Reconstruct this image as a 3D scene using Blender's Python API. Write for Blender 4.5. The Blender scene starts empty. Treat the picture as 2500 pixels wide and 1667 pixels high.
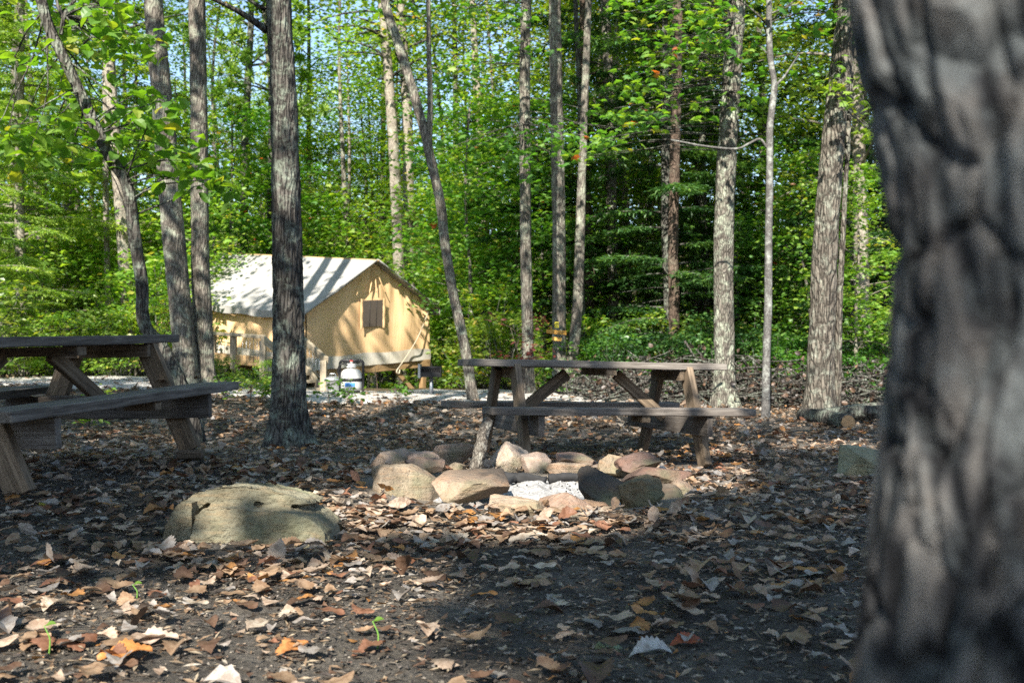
import bpy, math, random
import numpy as np
from mathutils import Matrix, Vector, Euler
random.seed(11)
rng = np.random.default_rng(11)
C = bpy.context.scene.collection
PI = math.pi

# ------------------------------------------------------------------ camera calibration
F_, CX, CY, CAMH = 2430.0, 1250.0, 833.5, 0.75
PIT = math.atan((885 - 833.5) / F_)
def ray(px, py):
    c, s = math.cos(PIT), math.sin(PIT)
    a, b = (px - CX) / F_, (CY - py) / F_
    return np.array([a, c - s * b, s + c * b])
def at(px, py, y):
    """world point seen at photo pixel (px, py), y metres in front of the camera"""
    d = ray(px, py); t = y / d[1]
    return np.array([0, 0, CAMH]) + d * t
def S(a, b, x):
    t = np.clip((np.asarray(x, float) - a) / (b - a), 0, 1)
    return t * t * (3 - 2 * t)
def gz(x, y):
    """height of the ground"""
    x = np.asarray(x, float); y = np.asarray(y, float)
    z = .28 * S(8.5, 14.5, y) * (1 - .5 * S(0, 4, x)) + .22 * S(-2.2, -6, x) * S(9, 13, y)
    z = z + .14 * np.exp(-((x + 2.9) / 1.6) ** 2 - ((y - 5.8) / 1.9) ** 2)
    z = z - .055 * np.exp(-((x - 1.0) / 1.7) ** 2 - ((y - 8.6) / 1.2) ** 2) - .055 * np.exp(-((x - 1.6) / .7) ** 2 - ((y - 7.7) / .7) ** 2)
    r = np.hypot((x - .1), (y - 5.45))
    z = z + .05 * np.exp(-((r - .9) / .3) ** 2)
    z = z - np.minimum(.13 * np.maximum(0, y - 18.5), 2.2) * S(-9, -4, x)
    z = z + np.minimum(.22 * np.maximum(0, np.hypot(x, y) - 62), 26)
    z = z + .012 * np.sin(x * 2.3 + 1) * np.sin(y * 1.9) + .007 * np.sin(x * 5.1 + y * 3.3) + .004 * np.sin(x * 11 - y * 9)
    return z
def gpt(px, py):
    """where the photo pixel's ray meets the ground"""
    d = ray(px, py); t = 1.0
    for t in np.arange(1.5, 60, .03):
        p = np.array([0, 0, CAMH]) + d * t
        if p[2] < gz(p[0], p[1]): return p
    return p

# ------------------------------------------------------------------ numpy noise
def _h(ix, iy, iz):
    n = (ix * 374761393 + iy * 668265263 + iz * 2147483647 + 1013904223) & 0xffffffff
    n = ((n ^ (n >> 13)) * 1274126177) & 0xffffffff
    return ((n ^ (n >> 16)) & 0xffff) / 65535.0
def vnoise(P):
    P = np.asarray(P, float); I = np.floor(P).astype(np.int64); f = P - I; f = f * f * (3 - 2 * f)
    out = 0
    for dx in (0, 1):
        for dy in (0, 1):
            for dz in (0, 1):
                w = (f[:, 0] if dx else 1 - f[:, 0]) * (f[:, 1] if dy else 1 - f[:, 1]) * (f[:, 2] if dz else 1 - f[:, 2])
                out = out + w * _h(I[:, 0] + dx, I[:, 1] + dy, I[:, 2] + dz)
    return out * 2 - 1
def fbm(P, o=4):
    r, a, P = 0, 1.0, np.asarray(P, float)
    for k in range(o):
        r = r + a * vnoise(P + 17.3 * k); P = P * 2.03; a *= .5
    return r

# ------------------------------------------------------------------ mesh building
class MB:
    def __init__(s): s.V = []; s.F = []; s.n = 0; s.A = []
    def add(s, V, F, col=None):
        V = np.asarray(V, float).reshape(-1, 3); s.V.append(V)
        if isinstance(F, np.ndarray): F = [F]
        for f in F:
            f = np.asarray(f, np.int64)
            if f.size: s.F.append(f + s.n)
        s.n += len(V)
        if col is None: col = np.zeros((len(V), 4))
        s.A.append(np.broadcast_to(np.asarray(col, float), (len(V), 4)))
        return s
    def mesh(s, name, mat, smooth=True, col=False):
        me = bpy.data.meshes.new(name)
        V = np.concatenate(s.V); me.vertices.add(len(V)); me.vertices.foreach_set('co', V.ravel().astype(np.float32))
        tot = np.concatenate([np.full(len(f), f.shape[1]) for f in s.F]); idx = np.concatenate([f.ravel() for f in s.F])
        me.loops.add(len(idx)); me.loops.foreach_set('vertex_index', idx.astype(np.int32))
        me.polygons.add(len(tot)); st = np.concatenate([[0], np.cumsum(tot)[:-1]])
        me.polygons.foreach_set('loop_start', st.astype(np.int32)); me.polygons.foreach_set('loop_total', tot.astype(np.int32))
        me.polygons.foreach_set('use_smooth', np.full(len(tot), smooth))
        if col:
            a = me.attributes.new('col', 'FLOAT_COLOR', 'POINT'); a.data.foreach_set('color', np.concatenate(s.A).ravel().astype(np.float32))
        me.update(calc_edges=True); me.validate(); me.materials.append(mat)
        return me
    def obj(s, name, mat, parent=None, smooth=True, col=False):
        return link(name, s.mesh(name, mat, smooth, col), parent)
def link(name, data, parent=None):
    o = bpy.data.objects.new(name, data); C.objects.link(o)
    if parent is not None: o.parent = parent
    return o
def tag(o, label, cat, group=None):
    o['label'] = label; o['category'] = cat
    if group: o['group'] = group
    return o
def empty(name, loc, label, cat, group=None, M=None):
    o = link(name, None); o.empty_display_size = .1
    if M is not None: o.matrix_world = M
    else: o.location = loc
    return tag(o, label, cat, group)
def kind(o, k): o['kind'] = k; return o

def catmull(P, n):
    P = np.asarray(P, float); m = len(P)
    if m == 2: return P[0] + (P[1] - P[0]) * np.linspace(0, 1, n)[:, None]
    t = np.linspace(0, m - 1.0001, n); i = t.astype(int); f = (t - i)[:, None]
    g = lambda k: P[np.clip(k, 0, m - 1)]
    a, b, c, d = g(i - 1), g(i), g(i + 1), g(i + 2)
    return .5 * (2 * b + (c - a) * f + (2 * a - 5 * b + 4 * c - d) * f ** 2 + (3 * b - a - 3 * c + d) * f ** 3)
def frames(P):
    T = np.gradient(P, axis=0); T /= np.linalg.norm(T, axis=1)[:, None] + 1e-9
    ref = np.array([1.0, 0, 0]) if abs(T[0, 0]) < .8 else np.array([0, 0, 1.0])
    U = np.zeros_like(P)
    for i in range(len(P)):
        u = ref - T[i] * (ref @ T[i]); u /= np.linalg.norm(u) + 1e-9; U[i] = u; ref = u
    return T, U, np.cross(T, U)
def tube(mb, P, R, seg=8, n=None, disp=None, cap=True, seed=0):
    """round tube through points P; disp(theta, s, r) gives a radius offset"""
    P = np.asarray(P, float); R = np.asarray(R, float)
    if n and n != len(P):
        t = np.linspace(0, 1, len(P)); tt = np.linspace(0, 1, n)
        P2 = catmull(P, n); R = np.interp(tt, t, R if R.ndim else np.full(len(P), R)); P = P2
    elif R.ndim == 0: R = np.full(len(P), float(R))
    n = len(P); T, U, W = frames(P)
    th = np.linspace(0, 2 * PI, seg, endpoint=False)
    s = np.concatenate([[0], np.cumsum(np.linalg.norm(np.diff(P, axis=0), axis=1))])
    rr = np.repeat(R[:, None], seg, 1)
    if disp is not None: rr = rr + disp(np.repeat(th[None], n, 0), np.repeat(s[:, None], seg, 1), rr)
    V = P[:, None] + rr[..., None] * (np.cos(th)[None, :, None] * U[:, None] + np.sin(th)[None, :, None] * W[:, None])
    i = np.arange(n - 1)[:, None] * seg; j = np.arange(seg)[None]; k = (j + 1) % seg
    Q = np.stack([i + j, i + k, i + seg + k, i + seg + j], -1).reshape(-1, 4)
    Fs = [Q]
    if cap: Fs += [np.arange(seg)[::-1][None], (np.arange(seg) + (n - 1) * seg)[None]]
    mb.add(V.reshape(-1, 3), Fs)
    return P, R
def lathe(mb, prof, seg=24, c=(0, 0, 0)):
    prof = np.asarray(prof, float); n = len(prof); th = np.linspace(0, 2 * PI, seg, endpoint=False)
    V = np.stack([prof[:, 0:1] * np.cos(th), prof[:, 0:1] * np.sin(th), np.repeat(prof[:, 1:2], seg, 1)], -1) + np.array(c)
    i = np.arange(n - 1)[:, None] * seg; j = np.arange(seg)[None]; k = (j + 1) % seg
    mb.add(V.reshape(-1, 3), np.stack([i + j, i + k, i + seg + k, i + seg + j], -1).reshape(-1, 4))
def board(mb, L, w, t, c=(0, 0, 0), bev=.004, n=10, warp=.003, sd=0):
    """a sawn board along x: width w in z, thickness t in y, chamfered and slightly warped"""
    b = min(bev, t * .3, w * .3); hw, ht = w / 2, t / 2
    pr = np.array([[-ht + b, -hw], [ht - b, -hw], [ht, -hw + b], [ht, hw - b], [ht - b, hw], [-ht + b, hw], [-ht, hw - b], [-ht, -hw + b]])
    xs = np.linspace(-L / 2, L / 2, n); xs = np.concatenate([[xs[0]], xs[:1] + b, xs[1:-1], xs[-1:] - b, [xs[-1]]]); m = len(xs)
    V = np.zeros((m, 8, 3)); V[:, :, 0] = xs[:, None]; V[:, :, 1:] = pr[None]
    V[0, :, 1:] *= (1 - 2 * b / np.array([t, w])); V[-1, :, 1:] *= (1 - 2 * b / np.array([t, w]))
    q = V.reshape(-1, 3); q = q + warp * np.stack([0 * q[:, 0], vnoise(q * [2.1, 9, 9] + sd + 3), vnoise(q * [1.7, 9, 9] + sd + 8)], -1)
    i = np.arange(m - 1)[:, None] * 8; j = np.arange(8)[None]; k = (j + 1) % 8
    mb.add(q + np.array(c), [np.stack([i + j, i + k, i + 8 + k, i + 8 + j], -1).reshape(-1, 4), np.arange(8)[::-1][None], (np.arange(8) + (m - 1) * 8)[None]])
def beamM(p0, p1, up):
    p0, p1, up = Vector(p0), Vector(p1), Vector(up); x = (p1 - p0).normalized(); z = (up - x * up.dot(x)).normalized(); y = z.cross(x)
    M = Matrix((x, y, z)).transposed().to_4x4(); M.translation = (p0 + p1) / 2
    return M, (p1 - p0).length
_bs = [0]
def beam(name, p0, p1, w, t, mat, parent=None, up=(0, 0, 1), warp=.003, bev=.004):
    M, L = beamM(p0, p1, up); _bs[0] += 7.7; warp = warp * 1.6
    mb = MB(); board(mb, L, w, t, bev=bev, warp=warp, sd=_bs[0], n=max(4, int(L / .12)))
    o = mb.obj(name, mat, parent, smooth=False); o.matrix_basis = M
    return o

# ------------------------------------------------------------------ materials
def mat(name):
    m = bpy.data.materials.new(name); m.use_nodes = True; nt = m.node_tree; nt.nodes.clear()
    def N(t, **k):
        n = nt.nodes.new('ShaderNode' + t)
        for a, v in k.items(): setattr(n, a, v)
        return n
    def Lk(a, b): nt.links.new(a, b)
    out = N('OutputMaterial')
    return m, N, Lk, out
def setin(n, **k):
    for a, v in k.items(): n.inputs[a.replace('_', ' ')].default_value = v
    return n
def ramp(N, Lk, src, stops, interp='LINEAR'):
    r = N('ValToRGB'); r.color_ramp.interpolation = interp
    while len(r.color_ramp.elements) < len(stops): r.color_ramp.elements.new(.5)
    for e, (p, c) in zip(r.color_ramp.elements, stops): e.position = p; e.color = (*c, 1) if len(c) == 3 else c
    Lk(src, r.inputs[0]); return r.outputs[0]
def coords(N, Lk, scale=(1, 1, 1), kind_='Object'):
    t = N('TexCoord'); mp = N('Mapping'); mp.inputs['Scale'].default_value = scale; Lk(t.outputs[kind_], mp.inputs[0]); return mp.outputs[0]
def noise(N, Lk, co, sc, det=6, rough=.6, dist=0):
    n = N('TexNoise'); setin(n, Scale=sc, Detail=det, Roughness=rough, Distortion=dist); Lk(co, n.inputs['Vector']); return n.outputs[0]
def mixc(N, Lk, f, a, b, mode='MIX'):
    m = N('Mix', data_type='RGBA', blend_type=mode)
    for s, v in ((0, f), (6, a), (7, b)):
        if hasattr(v, 'links'): Lk(v, m.inputs[s])
        else: m.inputs[s].default_value = v if s == 0 else ((*v, 1) if len(v) == 3 else v)
    return m.outputs[2]
def mth(N, Lk, op, a, b=None):
    m = N('Math', operation=op)
    for i, v in enumerate((a, b)):
        if v is None: continue
        if hasattr(v, 'links'): Lk(v, m.inputs[i])
        else: m.inputs[i].default_value = v
    return m.outputs[0]
def finish(N, Lk, out, col, rough=.8, bump=None, bs=.3, bd=.02, spec=.3, metal=0):
    p = N('BsdfPrincipled')
    if hasattr(col, 'links'): Lk(col, p.inputs['Base Color'])
    else: p.inputs['Base Color'].default_value = (*col, 1)
    if hasattr(rough, 'links'): Lk(rough, p.inputs['Roughness'])
    else: p.inputs['Roughness'].default_value = rough
    p.inputs['Specular IOR Level'].default_value = spec; p.inputs['Metallic'].default_value = metal
    if bump is not None:
        b = N('Bump'); setin(b, Strength=bs, Distance=bd); Lk(bump, b.inputs['Height']); Lk(b.outputs[0], p.inputs['Normal'])
    Lk(p.outputs[0], out.inputs[0]); return p

def bark_mat(name, dark, mid, light, lichen=(.34, .38, .30), lam=.35, sc=1.0, zst=.22, bs=.7):
    m, N, Lk, out = mat(name)
    co = coords(N, Lk, (1, 1, zst)); co2 = coords(N, Lk)
    w = noise(N, Lk, co, 9 * sc, 4, .6)
    va = N('VectorMath', operation='MULTIPLY_ADD'); cmb = N('CombineXYZ'); Lk(w, cmb.inputs[0]); Lk(w, cmb.inputs[1]); Lk(w, cmb.inputs[2])
    Lk(cmb.outputs[0], va.inputs[0]); va.inputs[1].default_value = (.09 / sc,) * 3; Lk(co, va.inputs[2])
    vo = N('TexVoronoi', feature='DISTANCE_TO_EDGE'); setin(vo, Scale=26 * sc); Lk(va.outputs[0], vo.inputs['Vector'])
    fine = noise(N, Lk, co, 55 * sc, 8, .7); big = noise(N, Lk, co2, 2.2, 4, .6)
    h = mth(N, Lk, 'ADD', mth(N, Lk, 'MINIMUM', mth(N, Lk, 'MULTIPLY', vo.outputs[0], 4.0), 1.0), mth(N, Lk, 'MULTIPLY', fine, .7))
    c = ramp(N, Lk, h, [(.30, dark), (.62, mid), (1.0, light)])
    c = mixc(N, Lk, mth(N, Lk, 'MULTIPLY', big, .6), c, tuple(v * .72 for v in mid), 'MIX')
    vc = N('TexVoronoi'); setin(vc, Scale=26 * sc); Lk(va.outputs[0], vc.inputs['Vector']); sp = N('SeparateColor'); Lk(vc.outputs['Color'], sp.inputs[0])
    c = mixc(N, Lk, mth(N, Lk, 'MULTIPLY', sp.outputs[0], .75), c, mixc(N, Lk, 1.0, c, (.50, .49, .50), 'MULTIPLY'))
    lm = ramp(N, Lk, mth(N, Lk, 'ADD', mth(N, Lk, 'MULTIPLY', noise(N, Lk, co2, 6.5, 8, .72, .4), .8), mth(N, Lk, 'MULTIPLY', noise(N, Lk, co2, 40, 5, .7), .25)), [(.56 - .1 * lam, (0, 0, 0)), (.66, (lam * 2,) * 3)])
    c = mixc(N, Lk, lm, c, lichen)
    finish(N, Lk, out, c, .92, h, bs, .02 / sc, .15)
    return m
def leaf_mat(name, stops, trans=.5, tmul=(1.5, 1.45, .55), rough=.5):
    """living leaf: its colour by the per-leaf attribute, light passing through the blade"""
    m, N, Lk, out = mat(name)
    a = N('Attribute', attribute_name='col'); sep = N('SeparateColor'); Lk(a.outputs['Color'], sep.inputs[0])
    oi = N('ObjectInfo')
    v = mth(N, Lk, 'ADD', sep.outputs[0], mth(N, Lk, 'MULTIPLY', mth(N, Lk, 'SUBTRACT', oi.outputs['Random'], .5), .10))
    c = ramp(N, Lk, v, stops)
    d = N('BsdfDiffuse'); Lk(c, d.inputs[0])
    t = N('BsdfTranslucent'); Lk(mixc(N, Lk, 1.0, c, tmul, 'MULTIPLY'), t.inputs[0])
    g = N('BsdfGlossy'); g.inputs['Roughness'].default_value = rough; g.inputs['Color'].default_value = (1, 1, 1, 1)
    m1 = N('MixShader'); m1.inputs[0].default_value = trans; Lk(d.outputs[0], m1.inputs[1]); Lk(t.outputs[0], m1.inputs[2])
    m2 = N('MixShader'); m2.inputs[0].default_value = .045; Lk(m1.outputs[0], m2.inputs[1]); Lk(g.outputs[0], m2.inputs[2])
    Lk(m2.outputs[0], out.inputs[0]); return m
def dry_mat(name, attr):
    m, N, Lk, out = mat(name)
    if attr: a = N('Attribute', attribute_name='col'); c = a.outputs['Color']
    else: a = N('ObjectInfo'); c = a.outputs['Color']
    co = coords(N, Lk); n = noise(N, Lk, co, 38 if attr else 3.6, 6, .7); n2 = noise(N, Lk, co, 160 if attr else 14, 3, .6)
    c = mixc(N, Lk, mth(N, Lk, 'MULTIPLY', ramp(N, Lk, n, [(.43, (0, 0, 0)), (.60, (1, 1, 1))]), .7), c, mixc(N, Lk, 1.0, c, (.45, .36, .30), 'MULTIPLY'))
    p = N('BsdfPrincipled'); Lk(c, p.inputs['Base Color']); p.inputs['Roughness'].default_value = .5; p.inputs['Specular IOR Level'].default_value = .35
    b = N('Bump'); setin(b, Strength=.5, Distance=.004); Lk(mth(N, Lk, 'ADD', n, mth(N, Lk, 'MULTIPLY', n2, .5)), b.inputs['Height']); Lk(b.outputs[0], p.inputs['Normal'])
    t = N('BsdfTranslucent'); Lk(c, t.inputs[0]); x = N('MixShader'); x.inputs[0].default_value = .22
    Lk(p.outputs[0], x.inputs[1]); Lk(t.outputs[0], x.inputs[2]); Lk(x.outputs[0], out.inputs[0]); return m
def wood_mat(name, dark, mid, light, sc=1.0, rough=.8, bs=.5):
    m, N, Lk, out = mat(name)
    co = coords(N, Lk, (1.1 * sc, 14 * sc, 14 * sc)); n = noise(N, Lk, co, 3.0, 8, .65, .6)
    co3 = coords(N, Lk, (.7 * sc, 60 * sc, 60 * sc)); n3 = noise(N, Lk, co3, 2.2, 4, .7)
    big = noise(N, Lk, coords(N, Lk), 3.2, 5, .65)
    oi = N('ObjectInfo')
    v = mth(N, Lk, 'ADD', mth(N, Lk, 'ADD', mth(N, Lk, 'MULTIPLY', n, .6), mth(N, Lk, 'MULTIPLY', n3, .4)), mth(N, Lk, 'MULTIPLY', mth(N, Lk, 'SUBTRACT', oi.outputs['Random'], .5), .12))
    c = ramp(N, Lk, v, [(.34, dark), (.5, mid), (.66, light)])
    c = mixc(N, Lk, mth(N, Lk, 'MULTIPLY', ramp(N, Lk, big, [(.42, (0, 0, 0)), (.65, (1, 1, 1))]), .5), c, mixc(N, Lk, 1.0, c, (.55, .52, .5), 'MULTIPLY'))
    finish(N, Lk, out, c, rough, v, bs, .006, .25); return m
def rock_mat(name):
    """sandstone: its own tint from the object colour, with strata, stains and pits"""
    m, N, Lk, out = mat(name); oi = N('ObjectInfo'); co = coords(N, Lk)
    n1 = noise(N, Lk, co, 7, 8, .68, .3); n2 = noise(N, Lk, co, 45, 6, .7); n3 = noise(N, Lk, coords(N, Lk, (2, 2, 14)), 3, 6, .65, .5); n4 = noise(N, Lk, co, 3.1, 5, .6)
    c = mixc(N, Lk, ramp(N, Lk, n1, [(.40, (0, 0, 0)), (.68, (1, 1, 1))]), oi.outputs['Color'], mixc(N, Lk, 1.0, oi.outputs['Color'], (.50, .47, .44), 'MULTIPLY'))
    c = mixc(N, Lk, mth(N, Lk, 'MULTIPLY', ramp(N, Lk, n3, [(.48, (0, 0, 0)), (.66, (1, 1, 1))]), .55), c, mixc(N, Lk, 1.0, oi.outputs['Color'], (1.1, .84, .68), 'MULTIPLY'))
    c = mixc(N, Lk, mth(N, Lk, 'MULTIPLY', ramp(N, Lk, n2, [(.56, (0, 0, 0)), (.64, (1, 1, 1))]), .6), c, mixc(N, Lk, 1.0, oi.outputs['Color'], (.32, .30, .27), 'MULTIPLY'))
    c = mixc(N, Lk, mth(N, Lk, 'MULTIPLY', ramp(N, Lk, n4, [(.52, (0, 0, 0)), (.66, (1, 1, 1))]), .45), c, (.16, .18, .11))
    g = N('NewGeometry'); vd = N('VectorMath', operation='DISTANCE'); Lk(g.outputs['Position'], vd.inputs[0]); vd.inputs[1].default_value = (.12, 5.5, .0)
    soot = ramp(N, Lk, mth(N, Lk, 'ADD', vd.outputs['Value'], mth(N, Lk, 'MULTIPLY', mth(N, Lk, 'SUBTRACT', n1, .5), .5)), [(.48, (.85,) * 3), (.68, (0, 0, 0))])
    c = mixc(N, Lk, soot, c, (.035, .032, .03))
    h = mth(N, Lk, 'ADD', n1, mth(N, Lk, 'ADD', mth(N, Lk, 'MULTIPLY', n2, .5), mth(N, Lk, 'MULTIPLY', n3, .4)))
    finish(N, Lk, out, c, .92, h, 1.0, .03, .15); return m
def plain(name, col, rough=.5, metal=0, var=.25, sc=20, spec=.4):
    m, N, Lk, out = mat(name); n = noise(N, Lk, coords(N, Lk), sc, 6, .65)
    c = mixc(N, Lk, n, tuple(v * (1 - var) for v in col), tuple(min(1, v * (1 + var)) for v in col))
    finish(N, Lk, out, c, rough, n, .15, .003, spec, metal); return m
def canvas_mat(name, col, stain, trans=.25):
    m, N, Lk, out = mat(name); co = coords(N, Lk)
    n = noise(N, Lk, co, 2.0, 6, .6); w = noise(N, Lk, coords(N, Lk, (7, 7, .8)), 1.6, 5, .6, .4); n2 = noise(N, Lk, co, 240, 2, .5)
    c = mixc(N, Lk, ramp(N, Lk, n, [(.38, (0, 0, 0)), (.68, (1, 1, 1))]), col, stain)
    b = N('Bump'); setin(b, Strength=.22, Distance=.04); Lk(w, b.inputs['Height'])
    d = N('BsdfDiffuse'); Lk(c, d.inputs[0]); Lk(b.outputs[0], d.inputs['Normal']); t = N('BsdfTranslucent'); Lk(c, t.inputs[0])
    x = N('MixShader'); x.inputs[0].default_value = trans; Lk(d.outputs[0], x.inputs[1]); Lk(t.outputs[0], x.inputs[2]); Lk(x.outputs[0], out.inputs[0]); return m

# bark
BK_DARK = bark_mat('bark_dark_oak', (.014, .013, .012), (.062, .056, .050), (.14, .13, .115), (.26, .30, .24), .42, 1.0, .18, .9)
BK_GREY = bark_mat('bark_grey', (.035, .031, .026), (.135, .12, .10), (.25, .225, .19), (.36, .39, .30), .42, 1.3, .18, .8)
BK_LICH = bark_mat('bark_lichen_oak', (.03, .028, .024), (.12, .108, .09), (.22, .20, .17), (.36, .40, .31), .5, 1.1, .3, .9)
BK_ROUGH = bark_mat('bark_rough_oak', (.026, .023, .019), (.105, .092, .076), (.21, .188, .155), (.34, .37, .30), .3, .8, .24, 1.0)
BK_PALE = bark_mat('bark_pale', (.08, .07, .055), (.24, .21, .17), (.38, .34, .28), (.42, .44, .35), .25, 1.5, .4, .4)
BK_RED = bark_mat('bark_hemlock', (.028, .021, .017), (.095, .068, .052), (.17, .125, .097), (.25, .24, .18), .2, 1.2, .3, .7)
BK_SAP = bark_mat('bark_sapling', (.045, .044, .042), (.105, .10, .095), (.17, .165, .155), (.32, .34, .31), .45, 2.2, .8, .25)
BK_FORE = bark_mat('bark_foreground', (.005, .005, .006), (.045, .047, .052), (.22, .21, .20), (.18, .20, .205), .42, .75, .4, .9)
# leaves
def G(*c): return c
LF_OAK = leaf_mat('oak_leaves', [(0, (.05, .14, .012)), (.5, (.10, .23, .018)), (.85, (.19, .32, .025)), (1, (.32, .32, .03))], .58)
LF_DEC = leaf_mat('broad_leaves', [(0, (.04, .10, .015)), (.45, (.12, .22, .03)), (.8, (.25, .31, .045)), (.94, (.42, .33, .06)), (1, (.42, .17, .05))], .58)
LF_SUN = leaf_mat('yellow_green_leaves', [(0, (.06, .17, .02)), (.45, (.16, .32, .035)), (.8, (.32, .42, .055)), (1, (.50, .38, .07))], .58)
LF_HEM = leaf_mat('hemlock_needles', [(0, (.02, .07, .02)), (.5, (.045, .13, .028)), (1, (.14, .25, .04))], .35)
LF_HES = leaf_mat('sunny_hemlock_needles', [(0, (.07, .17, .025)), (.5, (.18, .32, .045)), (1, (.36, .46, .07))], .5)  # needle green brightened to carry sunlight in the colour
LF_MAP = leaf_mat('maple_leaves', [(0, (.04, .14, .02)), (.5, (.09, .24, .03)), (.9, (.24, .36, .04)), (.97, (.36, .34, .04)), (1, (.42, .08, .03))], .58)
LF_RED = leaf_mat('wine_red_leaves', [(0, (.06, .012, .012)), (1, (.20, .05, .03))], .4, (1.3, .6, .5))
LF_BROWN = leaf_mat('dead_brown_leaves', [(0, (.016, .011, .009)), (.6, (.055, .038, .028)), (1, (.20, .115, .07))], .2, (1, .8, .6))
DRY_A = dry_mat('fallen_leaf_mixed', True); DRY_O = dry_mat('fallen_leaf', False)
W_GREY = wood_mat('weathered_grey_wood', (.040, .035, .031), (.125, .11, .097), (.24, .22, .195))
W_LEG = wood_mat('weathered_brown_wood', (.04, .033, .025), (.14, .105, .072), (.27, .21, .15))
W_NEW = wood_mat('treated_pine', (.20, .12, .055), (.36, .24, .12), (.48, .35, .20), .8, .7, .3)
W_OLD = wood_mat('pale_rail_wood', (.16, .13, .09), (.34, .29, .21), (.48, .42, .33), .9, .75, .3)
W_SIGN = wood_mat('varnished_sign_wood', (.40, .18, .03), (.60, .32, .06), (.74, .45, .12), 2.5, .45, .2)
ROCK = rock_mat('sandstone')
CV_ROOF = canvas_mat('roof_canvas', (.30, .295, .285), (.23, .225, .215), .0)
CV_WALL = canvas_mat('wall_canvas', (.74, .51, .29), (.67, .45, .24), .0)
CV_SKIRT = canvas_mat('skirt_canvas', (.56, .54, .48), (.40, .37, .30), .15)
STEEL = plain('galvanised_steel', (.38, .40, .42), .4, .7); BLACK = plain('black_steel', (.018, .018, .02), .45, .3)
WHITE = plain('white_paint', (.46, .46, .45), .4, 0, .1); BLUE = plain('blue_label', (.06, .22, .55), .5); REDP = plain('red_valve', (.6, .05, .03), .5)
SCREEN = plain('window_screen', (.085, .068, .055), .8, 0, .3, 60); YEL = plain('yellow_sign', (.78, .66, .06), .5, 0, .08); INK = plain('sign_lettering', (.10, .08, .02), .6)
ROPE = plain('rope', (.36, .32, .24), .9)
CHAR = plain('charcoal', (.02, .02, .021), .85, 0, .5, 40)
NUT = plain('acorn_brown', (.16, .075, .03), .4); HICK = plain('yellow_hull', (.40, .36, .05), .6); CUT = wood_mat('sawn_end', (.25, .14, .06), (.38, .23, .11), (.46, .30, .16), 1)
STEMG = leaf_mat('green_stem', [(0, (.16, .34, .05)), (1, (.2, .4, .06))], .3)

# ------------------------------------------------------------------ world, sun, camera
sc = bpy.context.scene
EL, AZ = math.radians(38), math.radians(14)
SUN = np.array([-math.sin(AZ) * math.cos(EL), -math.cos(AZ) * math.cos(EL), math.sin(EL)])
w = bpy.data.worlds.new('World'); sc.world = w; w.use_nodes = True
nt = w.node_tree; bg = nt.nodes['Background']; sky = nt.nodes.new('ShaderNodeTexSky'); sky.sky_type = 'NISHITA'; sky.sun_disc = False
sky.sun_elevation = EL; sky.sun_rotation = PI + AZ; sky.air_density = 1.0; sky.dust_density = .6
nt.links.new(sky.outputs[0], bg.inputs[0]); bg.inputs[1].default_value = .105
sl = bpy.data.lights.new('sun', 'SUN'); sl.energy = 5.0; sl.angle = math.radians(.5); sl.color = (1, .93, .82)
so = link('sun', sl); so.rotation_euler = Vector(SUN).to_track_quat('Z', 'Y').to_euler(); so.location = SUN * 60
cd = bpy.data.cameras.new('camera'); cam = link('camera', cd); cam.location = (0, 0, CAMH); cam.rotation_euler = (PI / 2 + PIT, 0, 0)
cd.lens = 35 * 2430 / 2430.6; cd.sensor_width = 36; cd.clip_end = 1200; cd.clip_start = .05
cd.dof.use_dof = True; cd.dof.focus_distance = 4.6; cd.dof.aperture_fstop = 4.8
sc.camera = cam
sc.view_settings.view_transform = 'Standard'; sc.view_settings.look = 'None'; sc.view_settings.exposure = 1.6; sc.view_settings.gamma = 1
sc.cycles.sample_clamp_indirect = 4.0; sc.cycles.max_bounces = 8; sc.cycles.diffuse_bounces = 4; sc.cycles.transmission_bounces = 6; sc.cycles.transparent_max_bounces = 8
try: sc.cycles.use_denoising = False
except Exception: pass

# ------------------------------------------------------------------ leaf templates (x along the blade 0..1, y across, z up)
def blade(rows, width, curl=0, fold=0, twist=0, scal=0, wave=0, sd=0):
    t = np.linspace(0, 1, rows); wv = np.array([width(v) for v in t])
    if scal: wv = wv * (1 + scal * np.where(np.arange(rows) % 2 == 0, -1, 1))
    V = []
    for i, v in enumerate(t):
        for s in (-1, 0, 1):
            y = s * wv[i]; z = fold * abs(y) + curl * (v - .45) ** 2 + twist * y * (v - .5) + wave * abs(s) * math.sin(v * 13 + s * 1.7 + sd)
            V.append((v, y, z))
    V = np.array(V); i = np.arange(rows - 1)[:, None] * 3; j = np.array([[0, 1]])
    return V, np.stack([i + j, i + j + 1, i + j + 4, i + j + 3], -1).reshape(-1, 4)
def oakw(v): return .30 * (max(0, math.sin(PI * min(1, max(0, v)) ** 1.25)) ** .8) + .012
DIAMOND = (np.array([[0, 0, 0], [.45, -.28, .07], [1, 0, -.03], [.45, .28, .07]]), np.array([[0, 1, 2, 3]]))
NEEDLE = (np.array([[0, 0, 0], [.5, -.13, .02], [1, 0, -.06], [.5, .13, .02]]), np.array([[0, 1, 2, 3]]))
OAK = blade(6, oakw, curl=-.5, fold=.25, wave=.03)
_ma = [(-.02, .0), (.12, -.22), (.05, -.42), (.32, -.34), (.42, -.55), (.52, -.26), (.70, -.24), (.66, -.12), (1, 0)]
_ma = _ma + [(x, -y) for x, y in _ma[-2:0:-1]]
MAPLE = (np.array([(.3, 0, .05)] + [(x, y, -.5 * abs(y) * abs(y)) for x, y in _ma]), np.array([[0, 1 + i, 1 + (i + 1) % len(_ma)] for i in range(len(_ma))]))
def narrow(v): return .22 * max(0, math.sin(PI * v)) ** .7 + .01
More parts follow.
